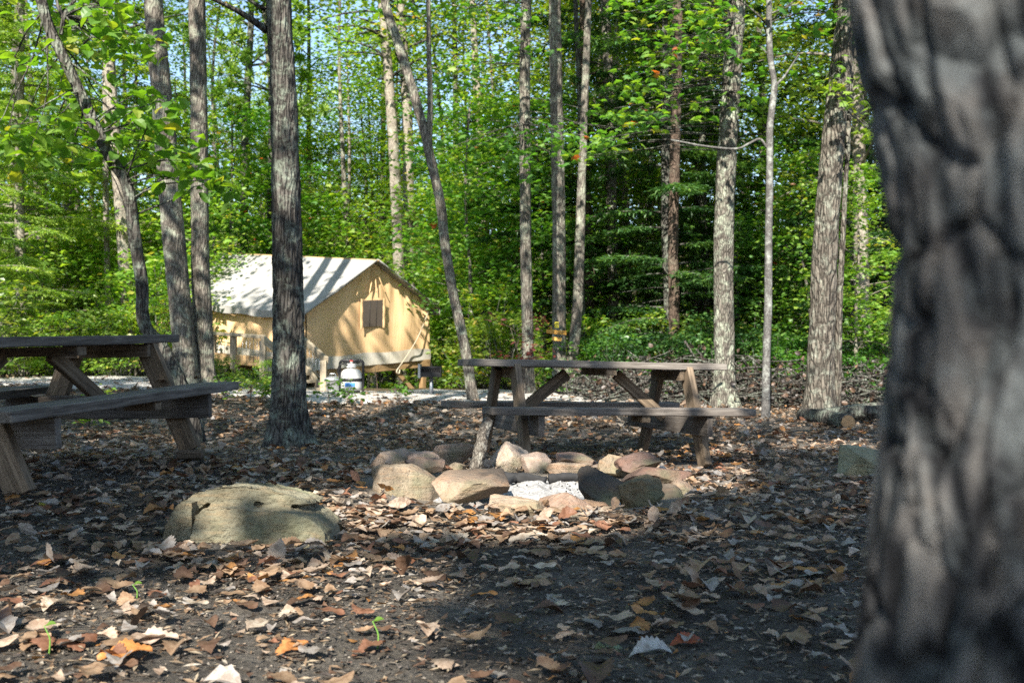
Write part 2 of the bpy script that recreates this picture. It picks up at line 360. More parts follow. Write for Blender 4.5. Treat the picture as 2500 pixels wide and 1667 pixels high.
_LP = [dict(width=oakw, curl=rng.uniform(-.65, .8), fold=rng.uniform(-.25, .65), twist=rng.uniform(-1.0, 1.0), scal=.12, wave=rng.uniform(.015, .045), sd=k) for k in range(14)]
_LP += [dict(width=narrow, curl=rng.uniform(-.5, 1.1), fold=rng.uniform(0, .9), twist=rng.uniform(-1, 1), scal=.05, wave=.03, sd=k) for k in range(4)]
DRY_T = [blade(9, **p) for p in _LP]; DRY_H = [blade(19, **p) for p in _LP]
def scatter(mb, T, P, D, Nn, L, col):
    """copies of a leaf template T at P, pointing along D with face normal Nn"""
    tv, tf = T; n = len(P); D = D / (np.linalg.norm(D, axis=1)[:, None] + 1e-9)
    Sd = np.cross(Nn, D); Sd /= np.linalg.norm(Sd, axis=1)[:, None] + 1e-9; Up = np.cross(D, Sd)
    V = P[:, None] + L[:, None, None] * (tv[None, :, 0:1] * D[:, None] + tv[None, :, 1:2] * Sd[:, None] + tv[None, :, 2:3] * Up[:, None])
    Fa = tf[None] + (np.arange(n) * len(tv))[:, None, None]
    col = np.asarray(col, float)
    if col.ndim == 1: col = np.stack([col, col, col, np.ones_like(col)], -1)
    mb.add(V.reshape(-1, 3), Fa.reshape(-1, tf.shape[1]), np.repeat(col, len(tv), 0))
def rdir(n, zlo=-.6, zhi=.3):
    a = rng.uniform(0, 2 * PI, n); z = rng.uniform(zlo, zhi, n)
    return np.stack([np.cos(a), np.sin(a), z], -1)
def rnorm(n, tilt=.7):
    return np.stack([rng.normal(0, tilt, n), rng.normal(0, tilt, n), np.ones(n)], -1)
def clump(mb, T, c, rad, n, L, base=.45, var=.16, flat=.6, tilt=.7, top=0.0):
    """leaves of one twig cluster"""
    c = np.asarray(c, float)
    P = c + rng.normal(0, 1, (n, 3)) * np.array([rad, rad, rad * flat]) * .6
    ll = L * rng.uniform(.65, 1.2, n)
    scatter(mb, T, P, rdir(n), rnorm(n, tilt), ll, np.clip(base + rng.normal(0, var, n), 0, 1))

# ------------------------------------------------------------------ ground
def build_ground():
    fr = np.radians(np.arange(-36, 36.01, .4)); bk = np.radians(np.linspace(40, 320, 50)); an = np.concatenate([fr, bk]); rad = np.concatenate([np.linspace(.05, 1.2, 5), np.geomspace(1.35, 300, 190)])
    x = rad[:, None] * np.sin(an)[None]; y = rad[:, None] * np.cos(an)[None]; z = gz(x, y)
    nz = .010 * fbm(np.stack([x.ravel() * 7, y.ravel() * 7, 0 * x.ravel()], -1), 4).reshape(x.shape) * np.clip(1 - rad[:, None] / 16, 0, 1)
    V = np.stack([x, y, z + nz], -1).reshape(-1, 3); n, m = x.shape
    i = np.arange(n - 1)[:, None] * m; j = np.arange(m)[None]; k = (j + 1) % m
    mb = MB(); mb.add(V, np.stack([i + j, i + m + j, i + m + k, i + k], -1).reshape(-1, 4))
    M, N, Lk, out = mat('forest_soil'); co = coords(N, Lk)
    n1 = noise(N, Lk, co, 2.2, 6, .65); n2 = noise(N, Lk, co, 60, 10, .85); n3 = noise(N, Lk, co, 190, 6, .8)
    c = ramp(N, Lk, mth(N, Lk, 'ADD', mth(N, Lk, 'MULTIPLY', n1, .35), mth(N, Lk, 'MULTIPLY', n2, .65)), [(.40, (.030, .027, .024)), (.5, (.092, .082, .070)), (.59, (.23, .205, .172))])
    c = mixc(N, Lk, ramp(N, Lk, n3, [(.57, (0, 0, 0)), (.61, (.9,) * 3)]), c, (.27, .225, .165))
    c = mixc(N, Lk, ramp(N, Lk, n3, [(.36, (.85,) * 3), (.43, (0, 0, 0))]), c, (.014, .013, .012))
    # sandy soil trodden round the fire ring and beside the table's right foot
    def zone(cx, cy, r, soft):
        v = N('VectorMath', operation='DISTANCE'); Lk(co, v.inputs[0]); v.inputs[1].default_value = (cx, cy, 0)
        q = mth(N, Lk, 'ADD', v.outputs['Value'], mth(N, Lk, 'MULTIPLY', mth(N, Lk, 'SUBTRACT', n1, .5), 1.6))
        return ramp(N, Lk, mth(N, Lk, 'MULTIPLY', q, .25), [((r - soft) * .25, (1, 1, 1)), (r * .25, (0, 0, 0))])
    sand = mixc(N, Lk, n2, (.20, .165, .125), (.36, .31, .25))
    c = mixc(N, Lk, mth(N, Lk, 'MULTIPLY', zone(.25, 5.6, 1.5, .6), .75), c, sand)
    c = mixc(N, Lk, mth(N, Lk, 'MULTIPLY', zone(1.65, 7.0, 1.0, .6), .75), c, sand)
    far = N('VectorMath', operation='LENGTH'); Lk(co, far.inputs[0])
    duff = mixc(N, Lk, n2, (.05, .045, .02), (.13, .095, .05))
    c = mixc(N, Lk, ramp(N, Lk, mth(N, Lk, 'MULTIPLY', far.outputs['Value'], .01), [(.12, (0, 0, 0)), (.18, (1, 1, 1))]), c, duff)
    h = mth(N, Lk, 'ADD', n2, mth(N, Lk, 'MULTIPLY', n3, .5))
    finish(N, Lk, out, c, .9, h, 1.0, .02, .25)
    kind(mb.obj('ground', M), 'structure')
build_ground()
def build_gravel():
    nx, ny = 150, 40; u = np.linspace(-11, 2.6, nx); v = np.linspace(0, 1, ny)
    lo = 12.9 + .25 * np.sin(u * 1.3) + .12 * np.sin(u * 3.7) + .25 * S(-2, 2.6, u); hi = 16.2 + .3 * np.sin(u * .9 + 1) - 1.2 * S(.2, 2.6, u)
    lo = np.minimum(lo, hi - .1)
    X = np.repeat(u[:, None], ny, 1); Y = lo[:, None] + (hi - lo)[:, None] * v[None]
    e = np.minimum(v, 1 - v)[None] * 6; Z = gz(X, Y) + np.where(e < .01, -.03, .025) + .008 * fbm(np.stack([X.ravel() * 9, Y.ravel() * 9, 0 * X.ravel()], -1), 3).reshape(X.shape)
    i = np.arange(nx - 1)[:, None] * ny; j = np.arange(ny - 1)[None]
    mb = MB(); mb.add(np.stack([X, Y, Z], -1).reshape(-1, 3), np.stack([i + j, i + ny + j, i + ny + j + 1, i + j + 1], -1).reshape(-1, 4))
    M, N, Lk, out = mat('pale_gravel'); co = coords(N, Lk); vo = N('TexVoronoi'); setin(vo, Scale=34); Lk(co, vo.inputs['Vector']); n = noise(N, Lk, co, 4, 5, .6)
    sp = N('SeparateColor'); Lk(vo.outputs['Color'], sp.inputs[0])
    c = ramp(N, Lk, sp.outputs[0], [(0, (.24, .23, .215)), (.5, (.42, .405, .38)), (1, (.60, .585, .56))]); c = mixc(N, Lk, mth(N, Lk, 'MULTIPLY', n, .4), c, (.22, .19, .15))
    finish(N, Lk, out, c, .9, mth(N, Lk, 'SUBTRACT', 1.0, vo.outputs['Distance']), .9, .02)
    kind(mb.obj('gravel_path', M), 'structure')
build_gravel()

# ------------------------------------------------------------------ trunks
def bark_disp(amp, k=9, zs=2.2, sd=0, r0=.15):
    def f(th, s, r):
        P = np.stack([np.cos(th).ravel() * k * .5 + sd, np.sin(th).ravel() * k * .5 + 3.1, s.ravel() * zs], -1)
        n = fbm(P + .35 * vnoise(P * 1.7)[:, None], 3).reshape(th.shape)
        rid = 1 - np.abs(n) * 2.0
        return amp * rid + r * .05 * np.sin(th * 2 + s * .7 + sd)
    return f
def trunk_px(pts, y, rpx, base_r=None, flare=1.25, ztop=13.0, lean=0.0):
    """trunk path from photo pixels at distance y; goes on up above the frame. Returns points, radii."""
    P = [at(px, py, y + lean * (1 - py / 1000.)) for px, py in pts]
    b = P[0].copy(); b[2] = gz(b[0], b[1]) - .12; 
    if P[0][2] < b[2] + .25: P[0] = b
    else: P.insert(0, b)
    R = [rpx / F_ * y * (1 - .25 * i / len(P)) for i in range(len(P))]
    # continue upward along the last direction
    d = P[-1] - P[-2]; d = d / np.linalg.norm(d); d = d * .5 + np.array([0, 0, .5]); d /= np.linalg.norm(d); top = P[-1]; r = R[-1]
    while top[2] < ztop:
        top = top + d * 1.6; r *= .86; P.append(top); R.append(max(r, .015))
    return np.array(P), np.array(R)
def add_flare(P, R, n, k, h=.35):
    """resample with root flare"""
    t = np.linspace(0, 1, len(P)); Q = catmull(P, n); rr = np.interp(np.linspace(0, 1, n), t, R)
    hh = Q[:, 2] - (Q[0, 2] + .12)
    return Q, rr * (1 + (k - 1) * np.exp(-np.maximum(hh, 0) / h * 1.6))
def limb(mb, p0, p1, r0, r1, sag=.1, seg=6, n=7):
    p0, p1 = np.asarray(p0, float), np.asarray(p1, float); L = np.linalg.norm(p1 - p0)
    m1 = p0 + (p1 - p0) * .35 + np.array([rng.normal(0, .05), rng.normal(0, .05), sag]) * L; m2 = p0 + (p1 - p0) * .7 + np.array([rng.normal(0, .04), rng.normal(0, .04), sag * .7]) * L
    tube(mb, [p0, m1, m2, p1], [r0, r0 * .7 + r1 * .3, r0 * .35 + r1 * .65, r1], seg, n)
def main_tree(name, label, pts, y, rpx, bark, flare=1.4, seg=28, n=110, amp=.012, zs=2.4, k=10, ztop=13, forks=(), limbs=(), crown=None, group=None, lean=0):
    P, R = trunk_px(pts, y, rpx, ztop=ztop, lean=lean); base = P[0].copy(); base[2] = float(gz(base[0], base[1]))
    root = empty(name, base, label, 'tree', group)
    Q, rr = add_flare(P, R, n, flare); mb = MB()
    sd = rng.uniform(0, 50)
    def dsp(th, s, r):
        d = bark_disp(amp, k, zs, sd)(th, s, r)
        lob = np.exp(-s / .35) * r * .16 * (np.sin(th * 5 + sd) + .5 * np.sin(th * 3 + 2 * sd))
        return d + lob
    tube(mb, Q - base, rr, seg, None, dsp)
    for fk in forks:
        Fp = np.array([at(px, py, y + lean * (1 - py / 1000.)) for px, py in fk['pts']]); d = Fp[-1] - Fp[-2]; d /= np.linalg.norm(d)
        Fp = np.concatenate([Fp, [Fp[-1] + d * fk.get('ext', 2.5)]]); rf = fk['r'] / F_ * y
        tube(mb, Fp - base, np.linspace(rf, rf * .5, len(Fp)), 16, 40, bark_disp(amp * .7, k, zs, sd + 9))
    for p0, p1, r0 in limbs:
        a, b = at(*p0), at(*p1); limb(mb, a - base, b - base, r0, r0 * .35, .02, 7, 9)
    if crown:
        for c, rad in crown.get('limb_to', []): pass
    tr = mb.obj('trunk', bark, root)
    return root, base, Q, rr
def px_clumps(items): return items

# crowns out of the frame's top or visible sprays
def crown_obj(root, base, mb, m, nm='crown'):
    if mb.n: return mb.obj(nm, m, root, smooth=False, col=True)
def top_crown(mb, mbt, Q, rr, z0, rad, ncl, nl, L, T, basev=.4, seed=0, base=None, zr=None):
    """crown round the upper part of a trunk path Q (world coords, base subtracted on adding)"""
    ii = np.where(Q[:, 2] > z0)[0]
    if len(ii) < 3: return
    for k in range(ncl):
        i = rng.choice(ii); c = Q[i]; a = rng.uniform(0, 2 * PI); f = (i - ii[0]) / max(1, len(ii)); rd = rad * (math.sin(PI * min(.98, .25 + .75 * f)) ** .6) * math.sqrt(rng.uniform(.15, 1))
        e = c + np.array([math.cos(a) * rd, math.sin(a) * rd, rng.uniform(-.2, .5) * rd])
        limb(mbt, c - base, e - base, max(.012, rr[i] * .35), .006, .08, 5, 5)
        clump(mb, T, e - base, .55, nl, L, basev)

TREES = {}
V = 1.063  # view px -> photo px
def vp(*a): return [(x * V, y * V) for x, y in a]
# 1 the big lichen-covered trunk
r_, b_, Q_, R_ = main_tree('oak_tree', 'big dark oak trunk with pale lichen and flared roots, standing before the tent', vp((663, 1010), (662, 800), (660, 600), (656, 400), (650, 200), (640, 0)), 8.8, 36, BK_DARK, 1.75, 44, 190, .014, 2.6, 12, 12, limbs=[((650, 75, 8.8), (500, -10, 8.3), .035), ((648, 25, 8.8), (560, -25, 8.6), .02)])
TREES['oak'] = (r_, b_, Q_, R_)
# 2 the slender leaning oak with big leaves
r_, b_, Q_, R_ = main_tree('leaning_oak', 'slender dark leaning oak with big bright green leaves behind the left table', [(480, 1045), (440, 930), (398, 850), (352, 790), (346, 690), (330, 590), (312, 460), (262, 372), (215, 270), (160, 150), (100, 0)], 9.2, 15, BK_DARK, 1.2, 20, 150, .007, 3, 8, 8,
    forks=[dict(pts=[(148, 85), (155, 50), (168, 20), (182, 0)], r=5), dict(pts=[(152, 45), (142, 15), (134, -8)], r=4)])
mbC, mbL = MB(), MB()
cl = [(30, 330), (60, 300), (100, 310), (150, 280), (190, 300), (200, 345), (240, 270), (280, 260), (240, 350), (290, 300), (330, 260), (370, 290), (380, 250), (300, 370), (330, 390), (360, 370), (400, 380), (430, 360), (440, 400), (470, 390), (500, 390), (520, 430), (540, 430), (560, 450), (460, 440), (400, 430), (20, 370), (130, 370), (180, 390), (200, 230), (140, 230), (330, 225),
      (170, 60), (210, 30), (250, 60), (280, 20), (300, 50), (330, 85), (270, 100), (230, 90), (200, 70), (310, 120), (350, 95), (240, 20), (300, 5), (180, 20), (150, 20), (280, 130), (120, 155), (90, 155), (-30, 350), (0, 300), (60, 360), (100, 345), (410, 300), (350, 330), (260, 390), (225, 310)]
for px, py in cl:
    y = 9.3 + rng.uniform(-.6, 1.1); c = at(px + rng.normal(0, 6), py + rng.normal(0, 6), y); n = rng.integers(7, 14)
    P = c + rng.normal(0, 1, (n, 3)) * [.14, .14, .07]; D = rdir(n, -.9, .1); scatter(mbC, OAK, P - b_, D, rnorm(n, .5), rng.uniform(.12, .20, n), np.clip(rng.normal(.55, .2, n), 0, 1))
    i = int(np.argmin(np.linalg.norm(Q_ - (c + [rng.normal(0, .2), 0, .1 + rng.normal(0, .35)]), axis=1))); 
    if py > 200 or px < 140: limb(mbL, Q_[i] - b_, c - b_, .010, .003, .08, 5, 6)
    else: limb(mbL, at(160, 40, 9.2) - b_, c - b_, .012, .003, .05, 5, 6)
mbL.obj('twigs', BK_DARK, r_); crown_obj(r_, b_, mbC, LF_OAK)
# 3,4 the twin grey trunks
tw = [('twin_trunk_tree', 'left and paler of the twin grey trunks beside the tent, leaning left', vp((432, 884), (418, 740), (404, 600), (388, 420), (374, 250), (362, 120), (352, 0)), 27, BK_GREY),
      ('twin_trunk_tree', 'right and darker of the twin grey trunks beside the tent, straight', vp((470, 880), (466, 740), (460, 600), (458, 400), (456, 200), (452, 0)), 24, BK_GREY)]
for k, (nm, lb, pts, rp, bk) in enumerate(tw):
    r_, b_, Q_, R_ = main_tree(nm, lb, pts, 13.2 + .25 * k, rp, bk, 1.5, 30, 140, .009, 2.2, 10, 12, group='twin trunks beside the tent'); TREES['tw%d' % k] = (r_, b_, Q_, R_)
# 5 pale trunk behind, left
MAIN = [
 ('pale_trunk_tree', 'stout pale sunlit trunk beyond the shrubs, just left of the leaning oak', vp((294, 760), (288, 640), (276, 460), (262, 300), (250, 120), (244, 0)), 18.5, 15, BK_PALE, 'p5'),
 ('young_tree', 'thin pale sunlit stem with bare side twigs, beyond the left picnic table', vp((248, 770), (246, 600), (243, 400), (242, 200), (238, 0)), 19, 6.5, BK_PALE, 'p6'),
 ('pale_trunk_tree', 'pale sunlit trunk behind the tent roof, left of a close pair', vp((922, 800), (918, 640), (908, 420), (900, 280), (888, 120), (878, 0)), 24, 14, BK_PALE, 'p7'),
 ('pale_trunk_tree', 'pale trunk with shaded right side behind the tent, right of a close pair', vp((944, 800), (942, 640), (938, 420), (934, 240), (925, 100), (920, 0)), 24.6, 14, BK_PALE, 'p8'),
 ('straight_tree', 'straight brown-grey trunk behind the left end of the right picnic table', vp((1212, 915), (1212, 760), (1208, 600), (1206, 400), (1205, 200), (1208, 0)), 14.5, 14, BK_GREY, 't9'),
 ('sign_tree', 'grey double-stemmed tree carrying the yellow plate and wooden signs', vp((1285, 905), (1284, 760), (1284, 600), (1282, 400), (1277, 200), (1274, 0)), 16.5, 17, BK_GREY, 't10'),
 ('hemlock_tree', 'reddish brown hemlock trunk with dark feathery boughs in the shaded wood', vp((1547, 850), (1548, 700), (1546, 560), (1550, 360), (1553, 200), (1556, 0)), 18, 14, BK_RED, 't11'),
 ('lichen_oak_tree', 'sunlit grey oak trunk mottled with lichen behind the right end of the table', vp((1666, 945), (1664, 820), (1662, 640), (1664, 480), (1674, 280), (1686, 100), (1694, 0)), 13.2, 25, BK_LICH, 't12'),
 ('rough_oak_tree', 'broad rough oak trunk leaning right at the edge of the brush pile', vp((1882, 975), (1886, 800), (1894, 600), (1904, 440), (1922, 240), (1938, 100), (1948, 0)), 12.4, 30, BK_ROUGH, 't14'),
]
for nm, lb, pts, y, rp, bk, key in MAIN:
    fk = ()
    if key == 't10': fk = [dict(pts=vp((1290, 900), (1305, 860), (1322, 760), (1330, 620), (1336, 420), (1342, 260)), r=15)]
    if key == 't14': fk = [dict(pts=vp((1922, 960), (1925, 800), (1930, 650), (1938, 500)), r=9)]
    r_, b_, Q_, R_ = main_tree(nm, lb, pts, y, rp, bk, 1.6, 26, 130, .011, 2.4, 10, 13, forks=fk); TREES[key] = (r_, b_, Q_, R_)
# 8 forked leaning tree
r_, b_, Q_, R_ = main_tree('forked_tree', 'slim forked tree curving left, between the tent and the right picnic table', vp((1090, 920), (1068, 800), (1042, 680), (1022, 560), (1012, 470), (990, 370), (968, 280), (940, 180), (908, 80), (884, 0)), 13.0, 12.5, BK_GREY, 1.2, 20, 140, .006, 3, 8, 10,
    forks=[dict(pts=vp((990, 370), (986, 320), (988, 240), (985, 120), (984, 0)), r=8)]); TREES['t8'] = (r_, b_, Q_, R_)
# 13 thin pale sapling
r_, b_, Q_, R_ = main_tree('sapling', 'thin pale forked sapling in front of the brush pile, between two oaks', vp((1758, 975), (1760, 860), (1764, 700), (1766, 520), (1768, 380), (1768, 300), (1776, 225), (1778, 190), (1768, 120), (1766, 0)), 11.6, 9.5, BK_SAP, 1.15, 16, 120, .003, 3, 7, 8,
    forks=[dict(pts=vp((1777, 205), (1788, 190), (1800, 178), (1812, 160)), r=3.5, ext=.2), dict(pts=vp((1762, 340), (1745, 320), (1720, 330), (1690, 342), (1620, 336), (1560, 325)), r=3.2, ext=.1)],
    limbs=[((1880, 35, 11.6), (1950, 10, 11.4), .012), ((1872, 130, 11.6), (1845, 110, 11.7), .01)]); TREES['t13'] = (r_, b_, Q_, R_)

# maple sprays hanging in the middle and right of the picture (on the straight tree, the lichen oak and the rough oak)
def sprays(key, pxs, y, m, T, n0, L, bv, sd=.12, lr=.008, nm='crown', spread=.16):
    root, base, Q, R = TREES[key]; mc, ml = MB(), MB()
    for px, py in pxs:
        yy = y + rng.normal(0, .35); c = at(px * V, py * V, yy); n = int(rng.integers(n0 // 2, n0 + 1))
        off = rng.normal(0, 1, (n, 3)) * [spread, spread, spread * .35]
        scatter(mc, T, c + off - base, rdir(n, -.8, .1), rnorm(n, .45), rng.uniform(.6, 1.15, n) * L, np.clip(rng.normal(bv, sd, n), 0, 1))
        i = int(np.argmin(np.linalg.norm(Q - (c + [0, 0, .4]), axis=1)))
        limb(ml, Q[i] - base, c - base, lr, .003, .04, 4, 6)
    ml.obj('twigs', BK_DARK, root); crown_obj(root, base, mc, m, nm)
def arc(p0, p1, n, j=14): return [(p0[0] + (p1[0] - p0[0]) * t + rng.normal(0, j), p0[1] + (p1[1] - p0[1]) * t - 18 * math.sin(PI * t) + rng.normal(0, j)) for t in np.linspace(0, 1, n)]
sprays('t9', arc((1160, 330), (1300, 330), 9) + arc((1190, 380), (1420, 300), 13) + arc((1030, 180), (1200, 120), 8) + arc((1040, 330), (1190, 360), 8) + arc((1060, 30), (1250, 60), 10, 22), 13.6, LF_MAP, MAPLE, 9, .13, .55)
sprays('t12', arc((1380, 300), (1640, 90), 20, 20) + arc((1330, 380), (1600, 200), 16, 20) + arc((1400, 60), (1660, 10), 18, 26) + arc((1450, 160), (1640, 60), 12) + arc((1640, 260), (1720, 230), 4) + [(1660, 110), (1640, 80), (1690, 200)], 12.4, LF_MAP, MAPLE, 10, .125, .62, .2)
sprays('t14', arc((1860, 190), (1990, 240), 10, 10) + arc((1900, 190), (1980, 190), 6) + arc((1950, 60), (2040, 90), 6) + arc((1960, 320), (2030, 330), 5), 12.2, LF_MAP, MAPLE, 8, .12, .8, .1)
# upper crowns of the main trees, mostly above the frame
for key, z0, rad, ncl, nl, T, m in (('oak', 6.8, 1.9, 26, 40, OAK, LF_OAK), ('tw0', 7, 1.8, 20, 40, OAK, LF_DEC), ('tw1', 7.5, 1.8, 20, 40, OAK, LF_DEC), ('t9', 6.6, 2.0, 26, 40, MAPLE, LF_MAP), ('t10', 7, 2.2, 26, 40, MAPLE, LF_MAP), ('t12', 5.8, 2.4, 30, 44, OAK, LF_OAK), ('t14', 5.6, 2.4, 32, 44, OAK, LF_OAK), ('t13', 4.6, 1.2, 16, 30, MAPLE, LF_MAP), ('p5', 6.5, 2.0, 40, 46, DIAMOND, LF_DEC), ('p6', 5, 1.4, 36, 44, DIAMOND, LF_SUN), ('p7', 7.5, 2.2, 34, 50, DIAMOND, LF_SUN), ('p8', 7.5, 2.2, 34, 50, DIAMOND, LF_DEC), ('t8', 5.5, 1.6, 20, 36, MAPLE, LF_MAP)):
    root, base, Q, R = TREES[key]; mc, ml = MB(), MB()
    top_crown(mc, ml, Q, R, z0, rad, ncl, nl, .16, T, .45, base=base)
    if ml.n: ml.obj('boughs', BK_DARK, root); crown_obj(root, base, mc, m, 'upper_crown')

# ------------------------------------------------------------------ tree kinds for the wood behind
def bough_sprays(mc, ml, p, a, L, dens, bv, LN=.13, droop=.12):
    """hemlock bough: a drooping limb with flat feathery side sprays"""
    n = 8; t = np.linspace(0, 1, n); d = np.array([math.cos(a), math.sin(a), 0])
    P = p + d * (L * t)[:, None] + np.array([0, 0, 1.0]) * (.05 * L * np.sin(t * 3) - droop * L * t ** 2)[:, None]
    tube(ml, P, np.linspace(.018 + L * .004, .004, n), 5)
    m = int(dens * L); tt = rng.uniform(.12, 1, m); Pc = catmull(P, 40)[(tt * 39).astype(int)]; side = np.where(rng.random(m) < .5, -1, 1); sl = (.18 + .5 * np.sin(PI * np.minimum(.95, tt + .08))) * rng.uniform(.4, 1, m) * min(1, L / 1.8)
    q = np.array([-d[1], d[0], 0]); Dd = d * .6 + q * side[:, None] + np.array([0, 0, -.22]); Dd /= np.linalg.norm(Dd, axis=1)[:, None]
    k = 6; f = rng.uniform(.0, 1, (m, k)); PP = (Pc[:, None] + Dd[:, None] * (sl[:, None] * f)[..., None]).reshape(-1, 3) + rng.normal(0, .025, (m * k, 3))
    DD = np.repeat(Dd, k, 0) + rng.normal(0, .55, (m * k, 3)) * [1, 1, .35]
    scatter(mc, NEEDLE, PP, DD, rnorm(m * k, .3), rng.uniform(.7, 1.3, m * k) * LN, np.clip(rng.normal(bv, .2, m * k) + .25 * np.repeat(tt, k) - .15, 0, 1))
def kind_hemlock(h, r, z0, nb, dens, bv, bark, m, nm, seed):
    mt, mc = MB(), MB(); P = np.array([[0, 0, -.3], [.05, 0, h * .3], [-.04, .04, h * .65], [0, 0, h]])
    tube(mt, P, [r, r * .8, r * .5, .02], 14, 40, bark_disp(.006, 8, 2, seed))
    for k in range(nb):
        z = z0 + (h - z0) * (k / nb) ** 1.15; L = (h - z) * .26 + .45; L = min(L, 2.7) * rng.uniform(.6, 1.1)
        bough_sprays(mc, mt, np.array([0, 0, z + rng.normal(0, .25)]), rng.uniform(0, 2 * PI), L, dens * rng.uniform(.5, 1.3), bv + rng.normal(0, .12), .13, rng.uniform(-.02, .3))
    for k in range(10):
        z = rng.uniform(.8, z0 + 1.5); a = rng.uniform(0, 2 * PI); L = rng.uniform(.5, 1.6); limb(mt, (0, 0, z), (math.cos(a) * L, math.sin(a) * L, z + rng.uniform(-.3, .2)), .012, .003, .03, 4, 5)
    return mt.mesh('trunk', bark), mc.mesh('crown', m, False, True)
def kind_broad(h, r, z0, rad, ncl, nl, L, bark, m, bv, seed, T=DIAMOND, lean=.3):
    mt, mc = MB(), MB(); a0 = rng.uniform(0, 6); P = np.array([[0, 0, -.3], [lean * .3 * math.cos(a0), lean * .3 * math.sin(a0), h * .35], [lean * math.cos(a0), lean * math.sin(a0), h * .65], [lean * .7, lean * .4, h * .97]])
    Q, _ = tube(mt, P, [r, r * .8, r * .5, .02], 14, 40, bark_disp(.006, 8, 2, seed)); ii = np.where(Q[:, 2] > z0)[0]
    for k in range(ncl):
        i = rng.choice(ii); f = (i - ii[0]) / len(ii); c = Q[i]; a = rng.uniform(0, 2 * PI)
        rd = rad * (.35 + .65 * math.sin(PI * min(.97, f * .85 + .15)) ** .7) * math.sqrt(rng.uniform(.05, 1)); e = c + np.array([math.cos(a) * rd, math.sin(a) * rd, rng.uniform(-.25, .45) * rd])
        if k % 3 == 0: limb(mt, c, e, max(.01, r * .3 * (1 - f)), .005, .1, 4, 5)
        clump(mc, T, e, rng.uniform(.45, .9), int(nl * rng.uniform(.5, 1.4)), L * rng.uniform(.8, 1.3), bv + rng.normal(0, .12), .13, .24, .42)
    for k in range(6):
        z = rng.uniform(1.2, z0 + .5); a = rng.uniform(0, 2 * PI); LL = rng.uniform(.4, 1.3); limb(mt, (Q[0][0], Q[0][1], z), (math.cos(a) * LL, math.sin(a) * LL, z + rng.uniform(-.1, .3)), .01, .003, .03, 4, 5)
    return mt.mesh('trunk', bark), mc.mesh('crown', m, False, True)
def kind_pine(h, r, z0, seed):
    mt, mc = MB(), MB(); P = np.array([[0, 0, -.3], [.1, .05, h * .4], [-.05, .1, h * .75], [.1, 0, h]]); Q, _ = tube(mt, P, [r, r * .85, r * .55, .03], 14, 40, bark_disp(.006, 8, 2, seed))
    for k in range(34):
        z = z0 + (h - z0) * rng.random() ** .8; a = rng.uniform(0, 2 * PI); L = rng.uniform(.8, 2.3) * (1.1 - .5 * (z - z0) / (h - z0)); i = int(np.argmin(abs(Q[:, 2] - z))); e = Q[i] + np.array([math.cos(a) * L, math.sin(a) * L, L * rng.uniform(.0, .5)])
        limb(mt, Q[i], e, .03, .006, .05, 5, 6)
        for q in range(6):
            c = Q[i] + (e - Q[i]) * rng.uniform(.45, 1.05) + rng.normal(0, .22, 3); n = 44; D = rng.normal(0, 1, (n, 3)) + [0, 0, .4]
            scatter(mc, NEEDLE, np.repeat(c[None], n, 0), D, rnorm(n, 1), rng.uniform(.14, .26, n), np.clip(rng.normal(.5, .2, n), 0, 1))
    return mt.mesh('trunk', BK_DARK), mc.mesh('crown', LF_HES, False, True)
def kind_shrub(h, rad, ncl, nl, L, m, bv, T=DIAMOND):
    mt, mc = MB(), MB()
    for k in range(ncl):
        a = rng.uniform(0, 2 * PI); z = h * rng.uniform(.12, 1); rd = rad * math.sqrt(rng.random()) * (1.1 - .5 * z / h); e = np.array([math.cos(a) * rd, math.sin(a) * rd, z])
        limb(mt, (e[0] * .2, e[1] * .2, -.1), e, .010, .003, .08, 4, 5); clump(mc, T, e, .22, nl, L, bv + rng.normal(0, .1), .15, .4, .45)
    return mt.mesh('stems', BK_DARK), mc.mesh('foliage', m, False, True)
